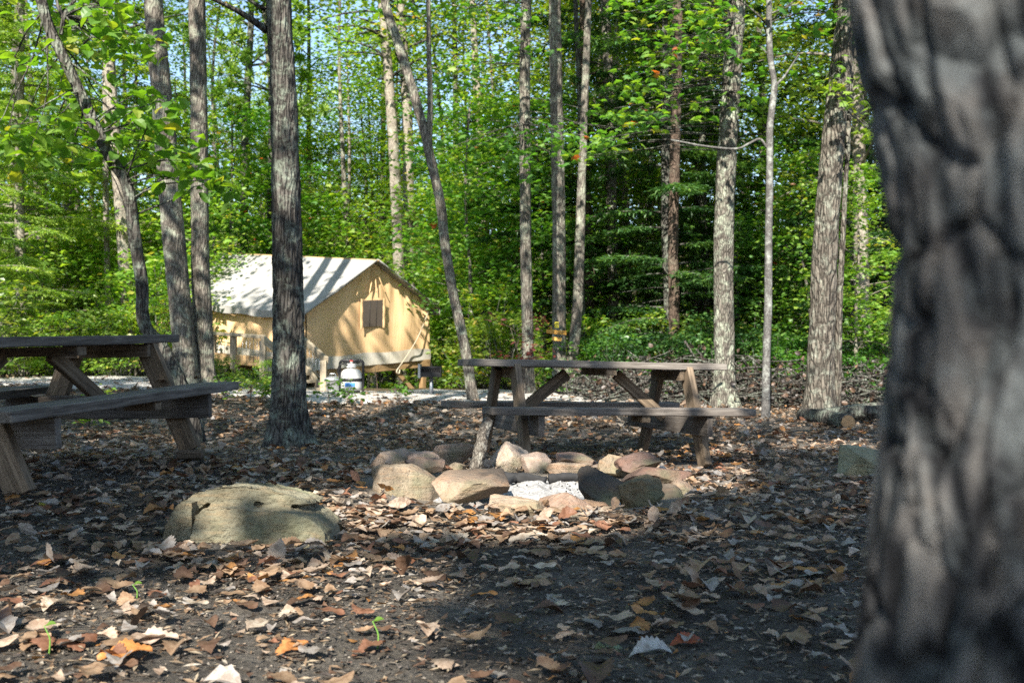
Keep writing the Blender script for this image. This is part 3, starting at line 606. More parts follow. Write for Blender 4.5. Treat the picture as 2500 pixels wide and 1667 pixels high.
KINDS = {
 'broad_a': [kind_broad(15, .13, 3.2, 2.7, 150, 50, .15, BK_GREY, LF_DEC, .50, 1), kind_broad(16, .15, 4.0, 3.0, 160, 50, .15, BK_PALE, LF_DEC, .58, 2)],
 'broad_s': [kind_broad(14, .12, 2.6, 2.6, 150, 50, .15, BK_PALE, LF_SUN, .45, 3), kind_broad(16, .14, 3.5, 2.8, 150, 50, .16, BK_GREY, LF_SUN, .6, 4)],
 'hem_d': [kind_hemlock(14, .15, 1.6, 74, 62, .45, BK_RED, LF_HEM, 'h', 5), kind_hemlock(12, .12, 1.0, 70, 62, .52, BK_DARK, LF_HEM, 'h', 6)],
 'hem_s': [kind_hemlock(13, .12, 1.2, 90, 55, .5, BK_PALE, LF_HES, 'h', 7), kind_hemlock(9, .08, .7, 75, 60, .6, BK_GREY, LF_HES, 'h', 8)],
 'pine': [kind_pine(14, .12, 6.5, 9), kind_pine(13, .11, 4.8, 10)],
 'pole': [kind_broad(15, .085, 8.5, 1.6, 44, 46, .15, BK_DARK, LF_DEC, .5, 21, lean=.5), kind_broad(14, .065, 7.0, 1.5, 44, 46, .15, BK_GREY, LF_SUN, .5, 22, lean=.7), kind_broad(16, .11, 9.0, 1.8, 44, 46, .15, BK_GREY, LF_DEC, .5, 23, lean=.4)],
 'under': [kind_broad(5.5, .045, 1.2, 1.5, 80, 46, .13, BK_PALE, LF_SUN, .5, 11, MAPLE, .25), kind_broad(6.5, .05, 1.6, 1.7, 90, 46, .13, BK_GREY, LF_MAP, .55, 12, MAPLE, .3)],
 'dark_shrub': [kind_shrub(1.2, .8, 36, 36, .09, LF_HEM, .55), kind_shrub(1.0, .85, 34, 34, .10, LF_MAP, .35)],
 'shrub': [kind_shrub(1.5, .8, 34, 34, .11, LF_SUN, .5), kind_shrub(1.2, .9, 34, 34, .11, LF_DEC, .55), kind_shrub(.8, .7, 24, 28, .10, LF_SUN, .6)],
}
NAMES = {'broad_a': ('broadleaf_tree', 'mid green broadleaf tree', 'tree'), 'broad_s': ('broadleaf_tree', 'sunlit yellow broadleaf tree', 'tree'), 'hem_d': ('hemlock_tree', 'dark green hemlock', 'tree'), 'hem_s': ('hemlock_tree', 'bright sunlit hemlock', 'tree'), 'pine': ('pine_tree', 'tall tufted pine', 'tree'), 'pole': ('slender_tree', 'slender high-crowned tree', 'tree'), 'under': ('understory_tree', 'low young bright tree', 'tree'), 'shrub': ('shrub', 'leafy green shrub', 'shrub'), 'dark_shrub': ('shrub', 'dark green shrub', 'shrub')}
MARKS = [(0, 'the left picture edge'), (330, 'the leaning oak'), (470, 'the twin trunks'), (700, 'the big lichened oak'), (985, 'the pale trunk pair'), (1110, 'the forked tree'), (1287, 'the straight trunk'), (1390, 'the sign tree'), (1645, 'the hemlock trunk'), (1770, 'the lichen oak'), (1870, 'the pale sapling'), (2010, 'the rough oak'), (2140, 'the blurred trunk'), (9999, 'the right picture edge')]
ORD = ['nearest', 'second nearest', 'third nearest', 'fourth nearest', 'fifth nearest', 'sixth nearest', 'seventh nearest', 'eighth nearest', 'ninth nearest', 'tenth nearest', 'eleventh nearest', 'twelfth nearest', 'thirteenth nearest', 'fourteenth nearest', 'fifteenth nearest']
PLANT = []
def plant(k, px, y, s=1.0, v=None): PLANT.append((k, px, y, s, v))
# trunks one can pick out in the photograph
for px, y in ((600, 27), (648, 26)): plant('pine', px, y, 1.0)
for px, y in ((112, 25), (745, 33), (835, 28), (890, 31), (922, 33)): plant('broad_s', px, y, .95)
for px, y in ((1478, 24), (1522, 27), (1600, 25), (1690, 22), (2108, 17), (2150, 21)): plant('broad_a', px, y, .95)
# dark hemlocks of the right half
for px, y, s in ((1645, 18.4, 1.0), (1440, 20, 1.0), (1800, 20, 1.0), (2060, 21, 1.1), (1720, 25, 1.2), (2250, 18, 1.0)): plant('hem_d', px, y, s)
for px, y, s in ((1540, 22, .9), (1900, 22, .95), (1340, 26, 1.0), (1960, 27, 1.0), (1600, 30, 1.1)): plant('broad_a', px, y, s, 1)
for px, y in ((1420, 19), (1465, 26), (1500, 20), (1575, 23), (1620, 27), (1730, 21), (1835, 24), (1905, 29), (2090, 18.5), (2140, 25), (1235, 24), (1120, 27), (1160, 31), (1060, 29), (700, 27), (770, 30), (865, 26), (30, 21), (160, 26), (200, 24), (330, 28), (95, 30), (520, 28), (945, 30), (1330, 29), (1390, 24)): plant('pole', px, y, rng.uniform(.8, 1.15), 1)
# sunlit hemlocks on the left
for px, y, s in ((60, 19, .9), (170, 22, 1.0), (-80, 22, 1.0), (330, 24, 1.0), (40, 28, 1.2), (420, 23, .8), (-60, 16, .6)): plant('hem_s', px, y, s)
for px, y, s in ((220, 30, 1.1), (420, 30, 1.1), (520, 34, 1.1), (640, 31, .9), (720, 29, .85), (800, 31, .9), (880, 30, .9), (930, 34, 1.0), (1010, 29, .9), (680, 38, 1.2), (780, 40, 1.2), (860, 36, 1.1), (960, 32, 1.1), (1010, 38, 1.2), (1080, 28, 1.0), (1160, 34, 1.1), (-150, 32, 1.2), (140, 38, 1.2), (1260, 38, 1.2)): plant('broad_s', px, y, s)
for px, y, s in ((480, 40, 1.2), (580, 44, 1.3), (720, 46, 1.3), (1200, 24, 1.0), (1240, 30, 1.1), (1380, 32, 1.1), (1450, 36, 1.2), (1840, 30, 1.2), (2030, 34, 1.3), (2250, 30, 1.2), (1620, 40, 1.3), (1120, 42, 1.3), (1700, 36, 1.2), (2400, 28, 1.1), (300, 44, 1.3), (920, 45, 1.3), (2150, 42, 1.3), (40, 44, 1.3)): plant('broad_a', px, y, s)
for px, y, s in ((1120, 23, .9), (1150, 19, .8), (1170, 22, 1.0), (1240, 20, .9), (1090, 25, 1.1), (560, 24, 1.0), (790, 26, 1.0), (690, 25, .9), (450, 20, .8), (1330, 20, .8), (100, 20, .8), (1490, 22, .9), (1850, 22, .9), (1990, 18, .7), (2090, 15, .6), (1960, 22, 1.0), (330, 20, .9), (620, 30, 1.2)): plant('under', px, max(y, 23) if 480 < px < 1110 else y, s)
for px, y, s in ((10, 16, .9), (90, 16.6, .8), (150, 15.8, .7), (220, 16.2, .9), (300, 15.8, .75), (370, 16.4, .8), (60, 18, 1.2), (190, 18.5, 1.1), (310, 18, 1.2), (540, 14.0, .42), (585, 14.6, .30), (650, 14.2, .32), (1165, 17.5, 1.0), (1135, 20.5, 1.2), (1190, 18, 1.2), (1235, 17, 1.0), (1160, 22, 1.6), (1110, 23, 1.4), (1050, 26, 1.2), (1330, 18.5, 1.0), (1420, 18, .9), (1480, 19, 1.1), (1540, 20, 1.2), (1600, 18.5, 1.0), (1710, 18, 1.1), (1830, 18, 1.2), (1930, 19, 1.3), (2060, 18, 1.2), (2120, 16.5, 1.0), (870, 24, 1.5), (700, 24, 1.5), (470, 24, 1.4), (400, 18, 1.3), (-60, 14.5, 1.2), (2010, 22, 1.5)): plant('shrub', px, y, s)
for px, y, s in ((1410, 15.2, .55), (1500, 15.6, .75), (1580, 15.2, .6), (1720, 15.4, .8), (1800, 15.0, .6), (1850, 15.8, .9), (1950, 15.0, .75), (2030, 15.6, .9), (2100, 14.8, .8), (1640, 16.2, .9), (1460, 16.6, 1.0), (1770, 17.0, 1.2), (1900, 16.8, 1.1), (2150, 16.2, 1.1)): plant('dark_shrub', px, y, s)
for px, y, s in ((1620, 34, 1.3), (1700, 33.5, 1.3), (1560, 36, 1.4), (1790, 35, 1.3)): plant('broad_a', px, y, s / .6)
slots = {}
for i, (k, px, y, s, v) in enumerate(PLANT):
    a = max([m for m in MARKS if m[0] <= px] or [MARKS[0]], key=lambda m: m[0]); b = min([m for m in MARKS if m[0] > px], key=lambda m: m[0])
    slots.setdefault((k, a[1], b[1]), []).append((y, i))
LBL = {}
for (k, a, b), L in slots.items():
    L.sort()
    for q, (y, i) in enumerate(L):
        o = '' if len(L) == 1 else (ORD[q] + ' ')
        LBL[i] = f"{o}{NAMES[k][1]} between {a} and {b}"
for i, (k, px, y, s, v) in enumerate(PLANT):
    me = KINDS[k][i % len(KINDS[k])]; x = (px - CX) / F_ * y
    root = empty(NAMES[k][0], (x, y, float(gz(x, y))), LBL[i], NAMES[k][2], {'tree': 'trees of the wood behind the campsite', 'shrub': 'shrubs at the edge of the wood'}[NAMES[k][2]])
    ss = s * rng.uniform(.92, 1.08) * (1 if k in ('pole', 'shrub', 'dark_shrub', 'under', 'pine') else .60 if y > 33 else .72 if y > 26 else .92); root.scale = (ss, ss, ss * rng.uniform(.95, 1.08)); root.rotation_euler = (rng.normal(0, .02), rng.normal(0, .025), rng.uniform(0, 6.28))
    for m in me: link(m.name.split('.')[0], m, root)
# far woodland: nobody could count it
mc = MB()
for k in range(900):
    a = rng.uniform(-.66, .66); d = rng.uniform(46, 84); x, y = d * math.sin(a), d * math.cos(a); g = float(gz(x, y)); hmax = d * .15 + 1.5 * math.sin(a * 23) + 1.2 * math.sin(a * 51) + g * .5
    z = g + rng.uniform(0, 1) ** .9 * max(3, hmax - g * .5)
    clump(mc, DIAMOND, (x, y, z), 1.5, 62, .42, .5 + rng.normal(0, .13), .14, .6)
fw = mc.obj('far_woodland', LF_SUN, None, False, True); fw['label'] = 'far sunlit woodland closing the view behind the trees'; kind(fw, 'stuff')

# ------------------------------------------------------------------ unseen trees added to shade the clearing, crowns opened along the sun's rays
LIT = []  # (point, radius across the sun's ray, share of leaves removed)
def lit(p, r, q=1.0): LIT.append((np.asarray(p, float), r, q))
def litg(px, py, r, q=1.0): lit(gpt(px, py), r, q)
for px, py, r in ((1290, 1190, .50), (1110, 1215, .28), (1430, 1165, .28), (1240, 1255, .30), (1380, 1265, .24), (985, 1215, .10), (1580, 1150, .12)): litg(px, py, r)
for px, py, r in ((1690, 1150, .34), (1790, 1120, .30), (1720, 1185, .24), (1830, 1160, .2), (1650, 1190, .2)): litg(px, py, r)
for px, py, r in ((850, 1250, .20), (790, 1225, .10), (930, 1275, .12)): litg(px, py, r)
for px, py, r in ((250, 1560, .15), (420, 1490, .15), (120, 1640, .14), (560, 1440, .07), (330, 1620, .17), (520, 1560, .13), (690, 1420, .08), (640, 1510, .14), (560, 1600, .12), (230, 1470, .10), (760, 1560, .09), (40, 1460, .07), (110, 1405, .10), (880, 1470, .06), (900, 1600, .08), (1040, 1560, .08), (1040, 1640, .09), (1010, 1450, .06), (800, 1650, .1), (2085, 1560, .07), (180, 1530, .12), (460, 1640, .13), (600, 1640, .1)): litg(px, py, r)
lit(at(545, 1215, 4.12), .02); lit(at(465, 1300, 3.95), -.02); lit(at(620, 1205, 4.2), -.03)
for px, py in ((1950, 1085), (2050, 1085), (2100, 1090), (1000, 985), (930, 965), (1080, 980)): litg(px, py, .2)
lit(at(1720, 893, 8.3), .26); lit(at(1620, 890, 8.2), .15, .7); lit(at(1780, 1005, 8.0), .24); lit(at(1600, 1003, 7.9), .2, .8); lit(at(1500, 1000, 7.8), .12); lit(at(1700, 960, 8.2), .2); lit(at(1715, 1110, 8.1), .22); lit(at(1560, 1060, 8.8), .12)
for py in np.arange(-60, 760, 125): lit(at(1775 - py * .05 if py < 500 else 1767, py, 13.2), .2, .9); lit(at(2075 - py * .12, py + 40, 12.4), .2, .9); lit(at(1880, py, 11.6), .14, .9)
for py, q in ((850, .5), (950, .3)): lit(at(1765, py, 13.2), .3, q); lit(at(2005, py, 12.4), .3, q)
for py in np.arange(20, 1050, 90): lit(at(695, py, 8.8), .06, .4)
for px, py, r in ((2130, 60, .10), (2230, 40, .12), (2330, 100, .10), (2110, 200, .07), (2200, 330, .06), (2160, 420, .06), (2260, 300, .05), (2090, 520, .05), (2170, 620, .05), (2280, 180, .06), (2120, 130, .08), (2150, 540, .05), (2090, 1340, .0), (2060, 1560, .0)): lit(at(px, py, .52), r * .62)
for px in range(0, 640, 90):
    for py in range(20, 480, 90): lit(at(px, py, 9.0), .4, .85)
for px in range(20, 1000, 75):
    for q in (0, 1): litg(px + rng.normal(0, 14), 1585 - .17 * px + 75 * q + rng.normal(0, 12), rng.uniform(.0, .10))
for k in range(46):
    yy = rng.uniform(2.6, 12); xx = rng.uniform(-.42, .34) * yy; lit((xx, yy, float(gz(xx, yy))), rng.uniform(-.05, .03))
LP = np.array([p for p, r, q in LIT]); LR = np.array([r for p, r, q in LIT]); LQ = np.array([q for p, r, q in LIT])
def keep(P):
    """leaves that do not stand in the sun's way to the sunlit spots"""
    k = np.ones(len(P), bool); u = rng.random(len(P))
    for p, r, q in zip(LP, LR, LQ):
        d = P - p; t = d @ SUN; perp = np.linalg.norm(d - t[:, None] * SUN, axis=1)
        k &= ~((perp < r + .10) & (t > .6) & (u < q))
    return k
OFF = [(-8.2, 1.6, 8.6, 3.0), (-5.4, -1.6, 9.2, 3.0), (-2.6, -3.6, 9.0, 3.0), (.6, -3.2, 9.2, 2.9), (3.0, -1.8, 8.8, 2.6), (-7.0, -5.4, 9.2, 3.2), (-3.2, -7.6, 9.4, 3.2), (.8, -7.2, 9.2, 3.2), (-10.0, -2.2, 9.0, 3.0), (-3.6, 3.0, 9.6, 1.7), (-7.2, 6.4, 9.4, 2.0), (-1.7, -9.8, 9.2, 2.4), (-.3, -6.2, 6.6, 2.1), (-5.2, -6.2, 8.3, 1.9), (-1.4, -8.2, 7.4, 1.8)]
OFFL = ['oak out of view on the left, its crown shading the left picnic table', 'tree out of view behind the camera, its crown shading the tan boulder', 'tall tree behind the camera, its crown shading the fire ring', 'tall tree right behind the camera, its crown shading the right table', 'tree behind the camera to the right, its crown shading the rough oak', 'rear tree far behind on the left, its crown shading the near ground', 'rearmost tree behind the camera, its crown shading the foreground leaves', 'rear tree behind on the right, its crown shading the bottom right ground', 'far left tree out of view, its crown shading the left table bench', 'tree left of the camera, its crown shading the big lichened oak', 'tree outside the left picture edge, its crown shading the twin trunks', 'farthest tree behind the camera, its crown shading the blurred trunk', 'low young tree behind the camera, its crown shading the blurred trunk', 'young tree behind on the left, its crown shading the near table leg', 'middle-sized tree behind the camera, its crown shading the foot of the blurred trunk']
for (x, y, zc, rad), lb in zip(OFF, OFFL):
    base = np.array([x, y, float(gz(x, y))]); root = empty('shade_tree', base, lb, 'tree', 'trees behind the camera shading the clearing'); mt, mc = MB(), MB()
    tx = {-2.6: -1.9, -3.2: -2.3, -1.7: 2.2, -.3: 1.6, -1.4: 2.4}.get(x, 0); tube(mt, np.array([[tx, 0, -.2], [tx + .1, 0, 3], [tx * .9, .1, 6.5], [tx * .6, 0, zc + 1.6]]), [.2, .16, .12, .04], 14, 30, bark_disp(.01, 9, 2, x))
    PP = []
    for k in range(int(11.6 * rad * rad)):
        d = rng.normal(0, 1, 3); d /= np.linalg.norm(d); c = np.array([0, 0, zc]) + d * np.array([rad, rad, 1.7]) * rng.uniform(.2, 1) ** .5
        if k % 5 == 0 and keep(base + np.array([tx * .8, 0, zc - 1.5]) * (1 - np.linspace(0, 1, 12)[:, None]) + c * np.linspace(0, 1, 12)[:, None]).all(): limb(mt, (tx * .8, 0, zc - 1.5), c, .03, .008, .05, 5, 5)
        PP.append(c + rng.normal(0, 1, (26, 3)) * [.42, .42, .3])
    P = np.concatenate(PP); P = P[keep(P + base)]; n = len(P)
    scatter(mc, OAK, P, rdir(n), rnorm(n, .6), rng.uniform(.16, .26, n), np.clip(rng.normal(.45, .2, n), 0, 1))
    mt.obj('trunk', BK_GREY, root); mc.obj('crown', LF_OAK, root, False, True)

# ------------------------------------------------------------------ blurred foreground trunk
def fore_tree():
    y = .55; ed = [(1945, 1640), (1975, 1400), (2012, 1150), (2030, 900), (2046, 700), (2040, 500), (2018, 300), (1985, 140), (1955, 0), (1930, -120)]
    E = np.array([at(px * V, py * V, y) for px, py in ed]); r = .135; yc = y + .05; P = E.copy()
    for q in range(len(E)):
        ea = math.atan2(E[q, 0], y); lo, hi = 0.0, 1.5
        for _ in range(50):
            c = (lo + hi) / 2
            if math.atan2(c, yc) - math.asin(min(1, (r + .004) / math.hypot(c, yc))) < ea: lo = c
            else: hi = c
        P[q] = (lo, yc, E[q, 2])
    P = P
    P = np.concatenate([[P[0] + [-.03, 0, P[0][2] * -1 - .1]], P, [P[-1] + [-.04, 0, .6], P[-1] + [-.2, 0, 6.0]]]); R = np.array([r * 1.25] + [r] * len(ed) + [r * .9, r * .6])
    base = P[0].copy(); base[2] = float(gz(base[0], base[1])); root = empty('foreground_tree', base, 'out-of-focus rough dark trunk close to the camera at the right edge', 'tree'); mb = MB()
    def dsp(th, s, rr):
        nc = 21; w = vnoise(np.stack([np.cos(th).ravel() * 3, np.sin(th).ravel() * 3, s.ravel() * 9], -1)).reshape(th.shape)
        u = th / (2 * PI) * nc + .55 * w; v = s / .10 + .8 * w; iu, iv = np.floor(u).astype(np.int64), np.floor(v).astype(np.int64); f1 = np.full(th.shape, 9.0); f2 = f1.copy(); hh = np.zeros(th.shape)
        for du in (-1, 0, 1):
            for dv in (-1, 0, 1):
                cu, cv = iu + du, iv + dv; k = np.mod(cu, nc); d = np.hypot(cu + .15 + .7 * _h(k, cv, 0 * k + 3) - u, cv + .15 + .7 * _h(k, cv, 0 * k + 7) - v); nh = _h(k, cv, 0 * k + 11)
                f2 = np.where(d < f1, f1, np.minimum(f2, d)); hh = np.where(d < f1, nh, hh); f1 = np.minimum(f1, d)
        fine = vnoise(np.stack([np.cos(th).ravel() * 9, np.sin(th).ravel() * 9, s.ravel() * 40], -1)).reshape(th.shape)
        return .0085 * S(.0, .28, f2 - f1) - .008 + .004 * hh + .0020 * fine
    zz = np.concatenate([np.linspace(P[0, 2], 1.6, 380), np.linspace(1.65, P[-1, 2], 40)]); Q = np.stack([np.interp(zz, P[:, 2], P[:, 0]), np.interp(zz, P[:, 2], P[:, 1]), zz], -1); rr = np.interp(zz, P[:, 2], R)
    for _ in range(60): Q[1:-1, :2] = (Q[:-2, :2] + 2 * Q[1:-1, :2] + Q[2:, :2]) / 4; rr[1:-1] = (rr[:-2] + 2 * rr[1:-1] + rr[2:]) / 4
    tube(mb, Q - base, rr, 210, None, dsp); mb.obj('trunk', BK_FORE, root)
    mc = MB()
    for k in range(12): clump(mc, OAK, np.array([rng.normal(0, .9), rng.normal(0, .9) - .8, rng.uniform(5.6, 7.5)]), .4, 18, .17, .45)
    mc.obj('crown', LF_OAK, root, False, True)
fore_tree()

# ------------------------------------------------------------------ picnic tables
def picnic(M, L, bo, bh, lw, ht, Wt, label, bolts=False):
    root = empty('picnic_table', (0, 0, 0), label, 'picnic table', 'weathered wooden picnic tables', M)
    mb = MB(); n = 5; pw = 2 * Wt / n
    for i in range(n): board(mb, L + rng.uniform(-.02, .02), pw - .010, .055, (rng.uniform(-.01, .01), 0, 0), .005, 22, .004, i * 5.1)
    # boards lie flat: rotate so that width runs along y
    Vs = []
    for i, v in enumerate(mb.V): q = v.copy(); y, z = v[:, 1].copy(), v[:, 2].copy(); q[:, 1] = z + (-Wt + pw * (i + .5)); q[:, 2] = y + ht - .0275; Vs.append(q[:, [0, 1, 2]])
    mb.V = Vs; mb.F = [f[:, ::-1] for f in mb.F]; mb.obj('tabletop', W_GREY, root, False)
    for s in (-1, 1):
        mb = MB(); Vs = []
        for i in range(2): board(mb, L + rng.uniform(-.01, .01), .128, .055, (0, 0, 0), .005, 22, .005, i * 3.3 + s)
        for i, v in enumerate(mb.V): q = v.copy(); y, z = v[:, 1].copy(), v[:, 2].copy(); q[:, 1] = z + s * (bo - .066 - .134 * i); q[:, 2] = y + bh - .0275; Vs.append(q)
        mb.V = Vs; mb.F = [f[:, ::-1] for f in mb.F]; mb.obj('seat', W_GREY, root, False)
    xl = L / 2 - .34
    for sx in (-1, 1):
        for sy in (-1, 1):
            lg = beam('leg', (sx * xl, sy * .25, ht - .057), (sx * xl, sy * lw, 0.0), .135, .055, W_LEG, root, up=(0, 1, .4))
            if bolts and sx > 0 and sy > 0:
                for q in (-.03, .03):
                    b = MB(); lathe(b, [(0, .012), (.008, .012), (.012, .004), (.012, 0)], 10); o = b.obj('bolt', STEEL, lg); o.matrix_basis = Matrix.Translation((.02 + q * .4, .0285 * 1 if False else -.030, q)) @ Euler((PI / 2, 0, 0)).to_matrix().to_4x4()
        beam('crossbeam', (sx * (xl - .051), -bo + .03, bh - .057 - .078), (sx * (xl - .051), bo - .03, bh - .057 - .078), .155, .05, W_GREY, root)
        beam('cleat', (sx * (xl - .051), -Wt + .03, ht - .057 - .045), (sx * (xl - .051), Wt - .03, ht - .057 - .045), .085, .044, W_LEG, root)
        beam('brace', (sx * (xl - .08), 0, bh - .10), (sx * .22, 0, ht - .10), .09, .045, W_LEG, root, up=(0, 0, 1))
        beam('seat_batten', (.15, sx * (bo - .235), bh - .057 - .025), (.15, sx * (bo - .03), bh - .057 - .025), .045, .07, W_LEG, root)
    beam('cleat', (.06, -Wt + .03, ht - .057 - .03), (.06, Wt - .03, ht - .057 - .03), .055, .09, W_LEG, root)
    return root
def RM(yaw, pit, rol, t):
    M = Matrix.Rotation(yaw, 4, 'Z') @ Matrix.Rotation(pit, 4, 'Y') @ Matrix.Rotation(rol, 4, 'X'); M.translation = t; return M
picnic(RM(.304, .019, -.001, (.642, 8.195, -.055)), 2.157, .78, .46, .593, .814, .31, 'weathered grey picnic table standing behind the stone fire ring')
picnic(RM(1.427, -.035, -.017, (-2.787, 5.775, .133)), 2.447, .75, .43, .55, .764, .335, 'weathered grey picnic table at the left edge, one foot on a block', True)
def box_rock(name, w, d, h, boxy, sd, cuts=7, rough=.05, sub=5, strata=0):
    """a stone: a rounded box cut by random planes and roughened"""
    import bmesh
    bm = bmesh.new(); bmesh.ops.create_icosphere(bm, subdivisions=sub, radius=1); P = np.array([v.co[:] for v in bm.verts]); Fc = np.array([[v.index for v in f.verts] for f in bm.faces]); bm.free()
    r = np.random.default_rng(sd); p = (np.abs(P) ** boxy).sum(1) ** (-1 / boxy); P = P * p[:, None]
    P = P * (1 + rough * 2.2 * fbm(P * 1.3 + sd, 3))[:, None]
    for k in range(cuts + 9):
        n = r.normal(0, 1, 3); n[2] *= .9; n /= np.linalg.norm(n); h0 = r.uniform(.47, .84) * (np.abs(n).sum() ** .45); d0 = P @ n
        P = P - np.where(d0 > h0, d0 - h0, 0)[:, None] * n
    P = P * np.array([w, d, h]) / 2; nrm = P / (np.linalg.norm(P, axis=1)[:, None] + 1e-9); m = min(w, d, h)
    P = P + nrm * (rough * m * (.28 * fbm(P / m * 3 + sd, 3) + .22 * (1 - 2 * np.abs(fbm(P / m * 6 + sd, 3))) + .16 * fbm(P / m * 18 + sd, 3)))[:, None]
    if strata: P[:, :2] *= (1 + strata * vnoise(np.stack([0 * P[:, 2], 0 * P[:, 2] + sd, P[:, 2] / h * 9], -1)))[:, None]
    return P, Fc
def rock(name, label, cat, loc, size, rot=(0, 0, 0), col=(.3, .25, .2), boxy=2.8, sd=1, cuts=7, rough=.05, group=None, strata=0, sub=5):
    P, Fc = box_rock(name, *size, boxy, sd, cuts, rough, sub, strata); mb = MB(); mb.add(P, Fc); o = mb.obj(name, ROCK); o.location = loc; o.rotation_euler = rot; o.color = (*col, 1); tag(o, label, cat, group); return o
bl = RM(1.427, -.035, -.017, (-2.787, 5.775, .133)) @ Vector((2.447 / 2 - .34, -.55, -.03))
bo_ = MB(); board(bo_, .17, .062, .11, bev=.012, warp=.006); o = bo_.obj('support_block', W_LEG, None, False); o.location = bl; o.rotation_euler = (0, 0, .15); tag(o, 'dark wooden block under the right foot of the left picnic table', 'block')

# ------------------------------------------------------------------ fire ring stones
TAN, PINK, RED, DRK, OLV, GRY = (.30, .245, .18), (.31, .25, .21), (.18, .125, .105), (.10, .088, .075), (.16, .14, .095), (.30, .26, .22)
RG = 'stones of the fire ring'
def ring(px0, px1, py0, py1, y, d, label, col, rot=(0, 0, 0), boxy=2.8, sd=1, cuts=7, rough=.05, hs=1.0, strata=0):
    a, b = at(px0, py1, y), at(px1, py0, y); w = b[0] - a[0]; h = (b[2] - a[2]) * hs; c = (a + b) / 2
    rock('fire_ring_stone', label, 'stone', (c[0], y + d * .35, c[2] - h * .06), (w * 1.10, d * 1.12, h * 1.04), rot, col, boxy + 1.6, sd, cuts, rough, RG, strata)
ring(913, 1064, 1125, 1240, 5.2, .34, 'large rounded tan stone at the left front of the fire ring', TAN, (0, .05, .3), 2.3, 3, 6, .05)
ring(1026, 1246, 1148, 1224, 4.95, .28, 'long flat tan slab resting on the front left of the fire ring', (.36, .275, .205), (.12, -.02, -.06), 3.4, 4, 9, .035)
ring(1150, 1367, 1215, 1296, 4.55, .24, 'low pinkish tan stone sunk in soil at the front of the fire ring', (.38, .30, .22), (0, .03, .05), 3.0, 5, 8, .05)
ring(1325, 1450, 1203, 1290, 4.6, .24, 'red-topped stone beside the ash at the front of the fire ring', (.30, .215, .165), (.2, .25, .2), 3.0, 6, 8, .04)
ring(1051, 1136, 1234, 1292, 4.65, .18, 'small pale stone half buried at the front left of the fire ring', (.42, .36, .28), (0, -.15, .1), 2.6, 7, 6, .05)
ring(1411, 1546, 1150, 1242, 4.95, .22, 'dark grey slab tilted right over the front of the fire ring', DRK, (.45, .28, -.2), 3.8, 8, 9, .03)
ring(1422, 1484, 1226, 1266, 4.75, .16, 'thin orange-brown stone wedged under the dark tilted slab', (.42, .27, .17), (0, .2, 0), 2.8, 9)
ring(1524, 1612, 1165, 1268, 4.85, .22, 'upright olive stone at the right front of the fire ring', OLV, (0, 0, .3), 2.6, 10, 7, .07)
ring(1596, 1664, 1176, 1256, 5.15, .24, 'dark furrowed stone at the right side of the fire ring', (.12, .10, .08), (0, 0, .5), 2.8, 11, 8, .10)
ring(1640, 1704, 1170, 1242, 5.35, .24, 'brown stone at the far right of the fire ring', (.25, .19, .145), (0, .1, -.3), 2.8, 12, 8, .06)
ring(1531, 1682, 1138, 1186, 5.4, .26, 'long dark red-brown slab lying on the right side stones', (.19, .125, .10), (.05, -.12, .1), 3.4, 13, 8, .05)
ring(1514, 1618, 1109, 1154, 5.95, .22, 'rusty red slab tilted on top of the right rear stones', (.17, .115, .095), (.1, -.22, .2), 3.0, 14, 8, .05)
ring(1472, 1560, 1108, 1160, 6.15, .2, 'tan wedge behind the rusty red slab of the fire ring', TAN, (0, .15, 0), 2.8, 15)
ring(1347, 1464, 1102, 1138, 6.35, .24, 'flat rusty slab capping the rear of the fire ring', (.21, .15, .125), (.05, .06, 0), 3.0, 16, 7, .05)
ring(1340, 1484, 1132, 1180, 6.2, .24, 'long tan block under the flat rusty slab at the rear', (.33, .255, .19), (0, .03, 0), 3.2, 17, 7, .04)
ring(1277, 1351, 1096, 1176, 6.35, .2, 'upright pinkish stone at the rear middle of the fire ring', PINK, (.1, -.06, .15), 3.2, 18, 9, .04)
ring(1187, 1288, 1080, 1170, 6.45, .22, 'big leaning grey-tan stone at the rear beside the stick', (.40, .33, .27), (.1, .35, .2), 2.8, 19, 9, .05)
ring(1041, 1158, 1082, 1150, 6.75, .26, 'brown block at the rear left of the fire ring', (.27, .21, .17), (0, -.08, -.1), 3.4, 20, 7, .04)
ring(890, 1002, 1104, 1154, 6.1, .34, 'flat tan slab on top of the left side stones', (.36, .28, .22), (0, -.1, .3), 3.0, 21, 8, .05)
ring(996, 1062, 1104, 1130, 6.0, .2, 'small pinkish cap stone on the left rear of the ring', (.33, .255, .215), (0, 0, .2), 2.8, 22)
ring(990, 1096, 1118, 1156, 5.8, .24, 'reddish brown stone inside the left edge of the ring', (.25, .185, .15), (0, .1, -.2), 2.8, 23)
ring(880, 934, 1140, 1194, 5.85, .24, 'dark mossy stone under the left slab of the ring', (.11, .11, .075), (0, 0, .2), 2.5, 24, 6, .06)
ring(925, 985, 1145, 1190, 5.75, .2, 'shaded brown stone under the flat slab on the left', (.2, .16, .12), (0, 0, .5), 2.6, 25, 6, .06)
ring(1097, 1142, 1130, 1152, 6.25, .12, 'small round tan stone inside the rear of the ring', TAN, (0, 0, 0), 2.2, 26)
ring(1462, 1534, 1240, 1292, 4.6, .2, 'low tan stone in front of the upright olive stone', (.29, .235, .17), (0, .1, .3), 2.8, 27, 8)
ring(1366, 1424, 1246, 1296, 4.5, .18, 'small brown stone between the red-topped and dark front stones', (.25, .20, .15), (0, -.1, .1), 2.8, 28, 8)
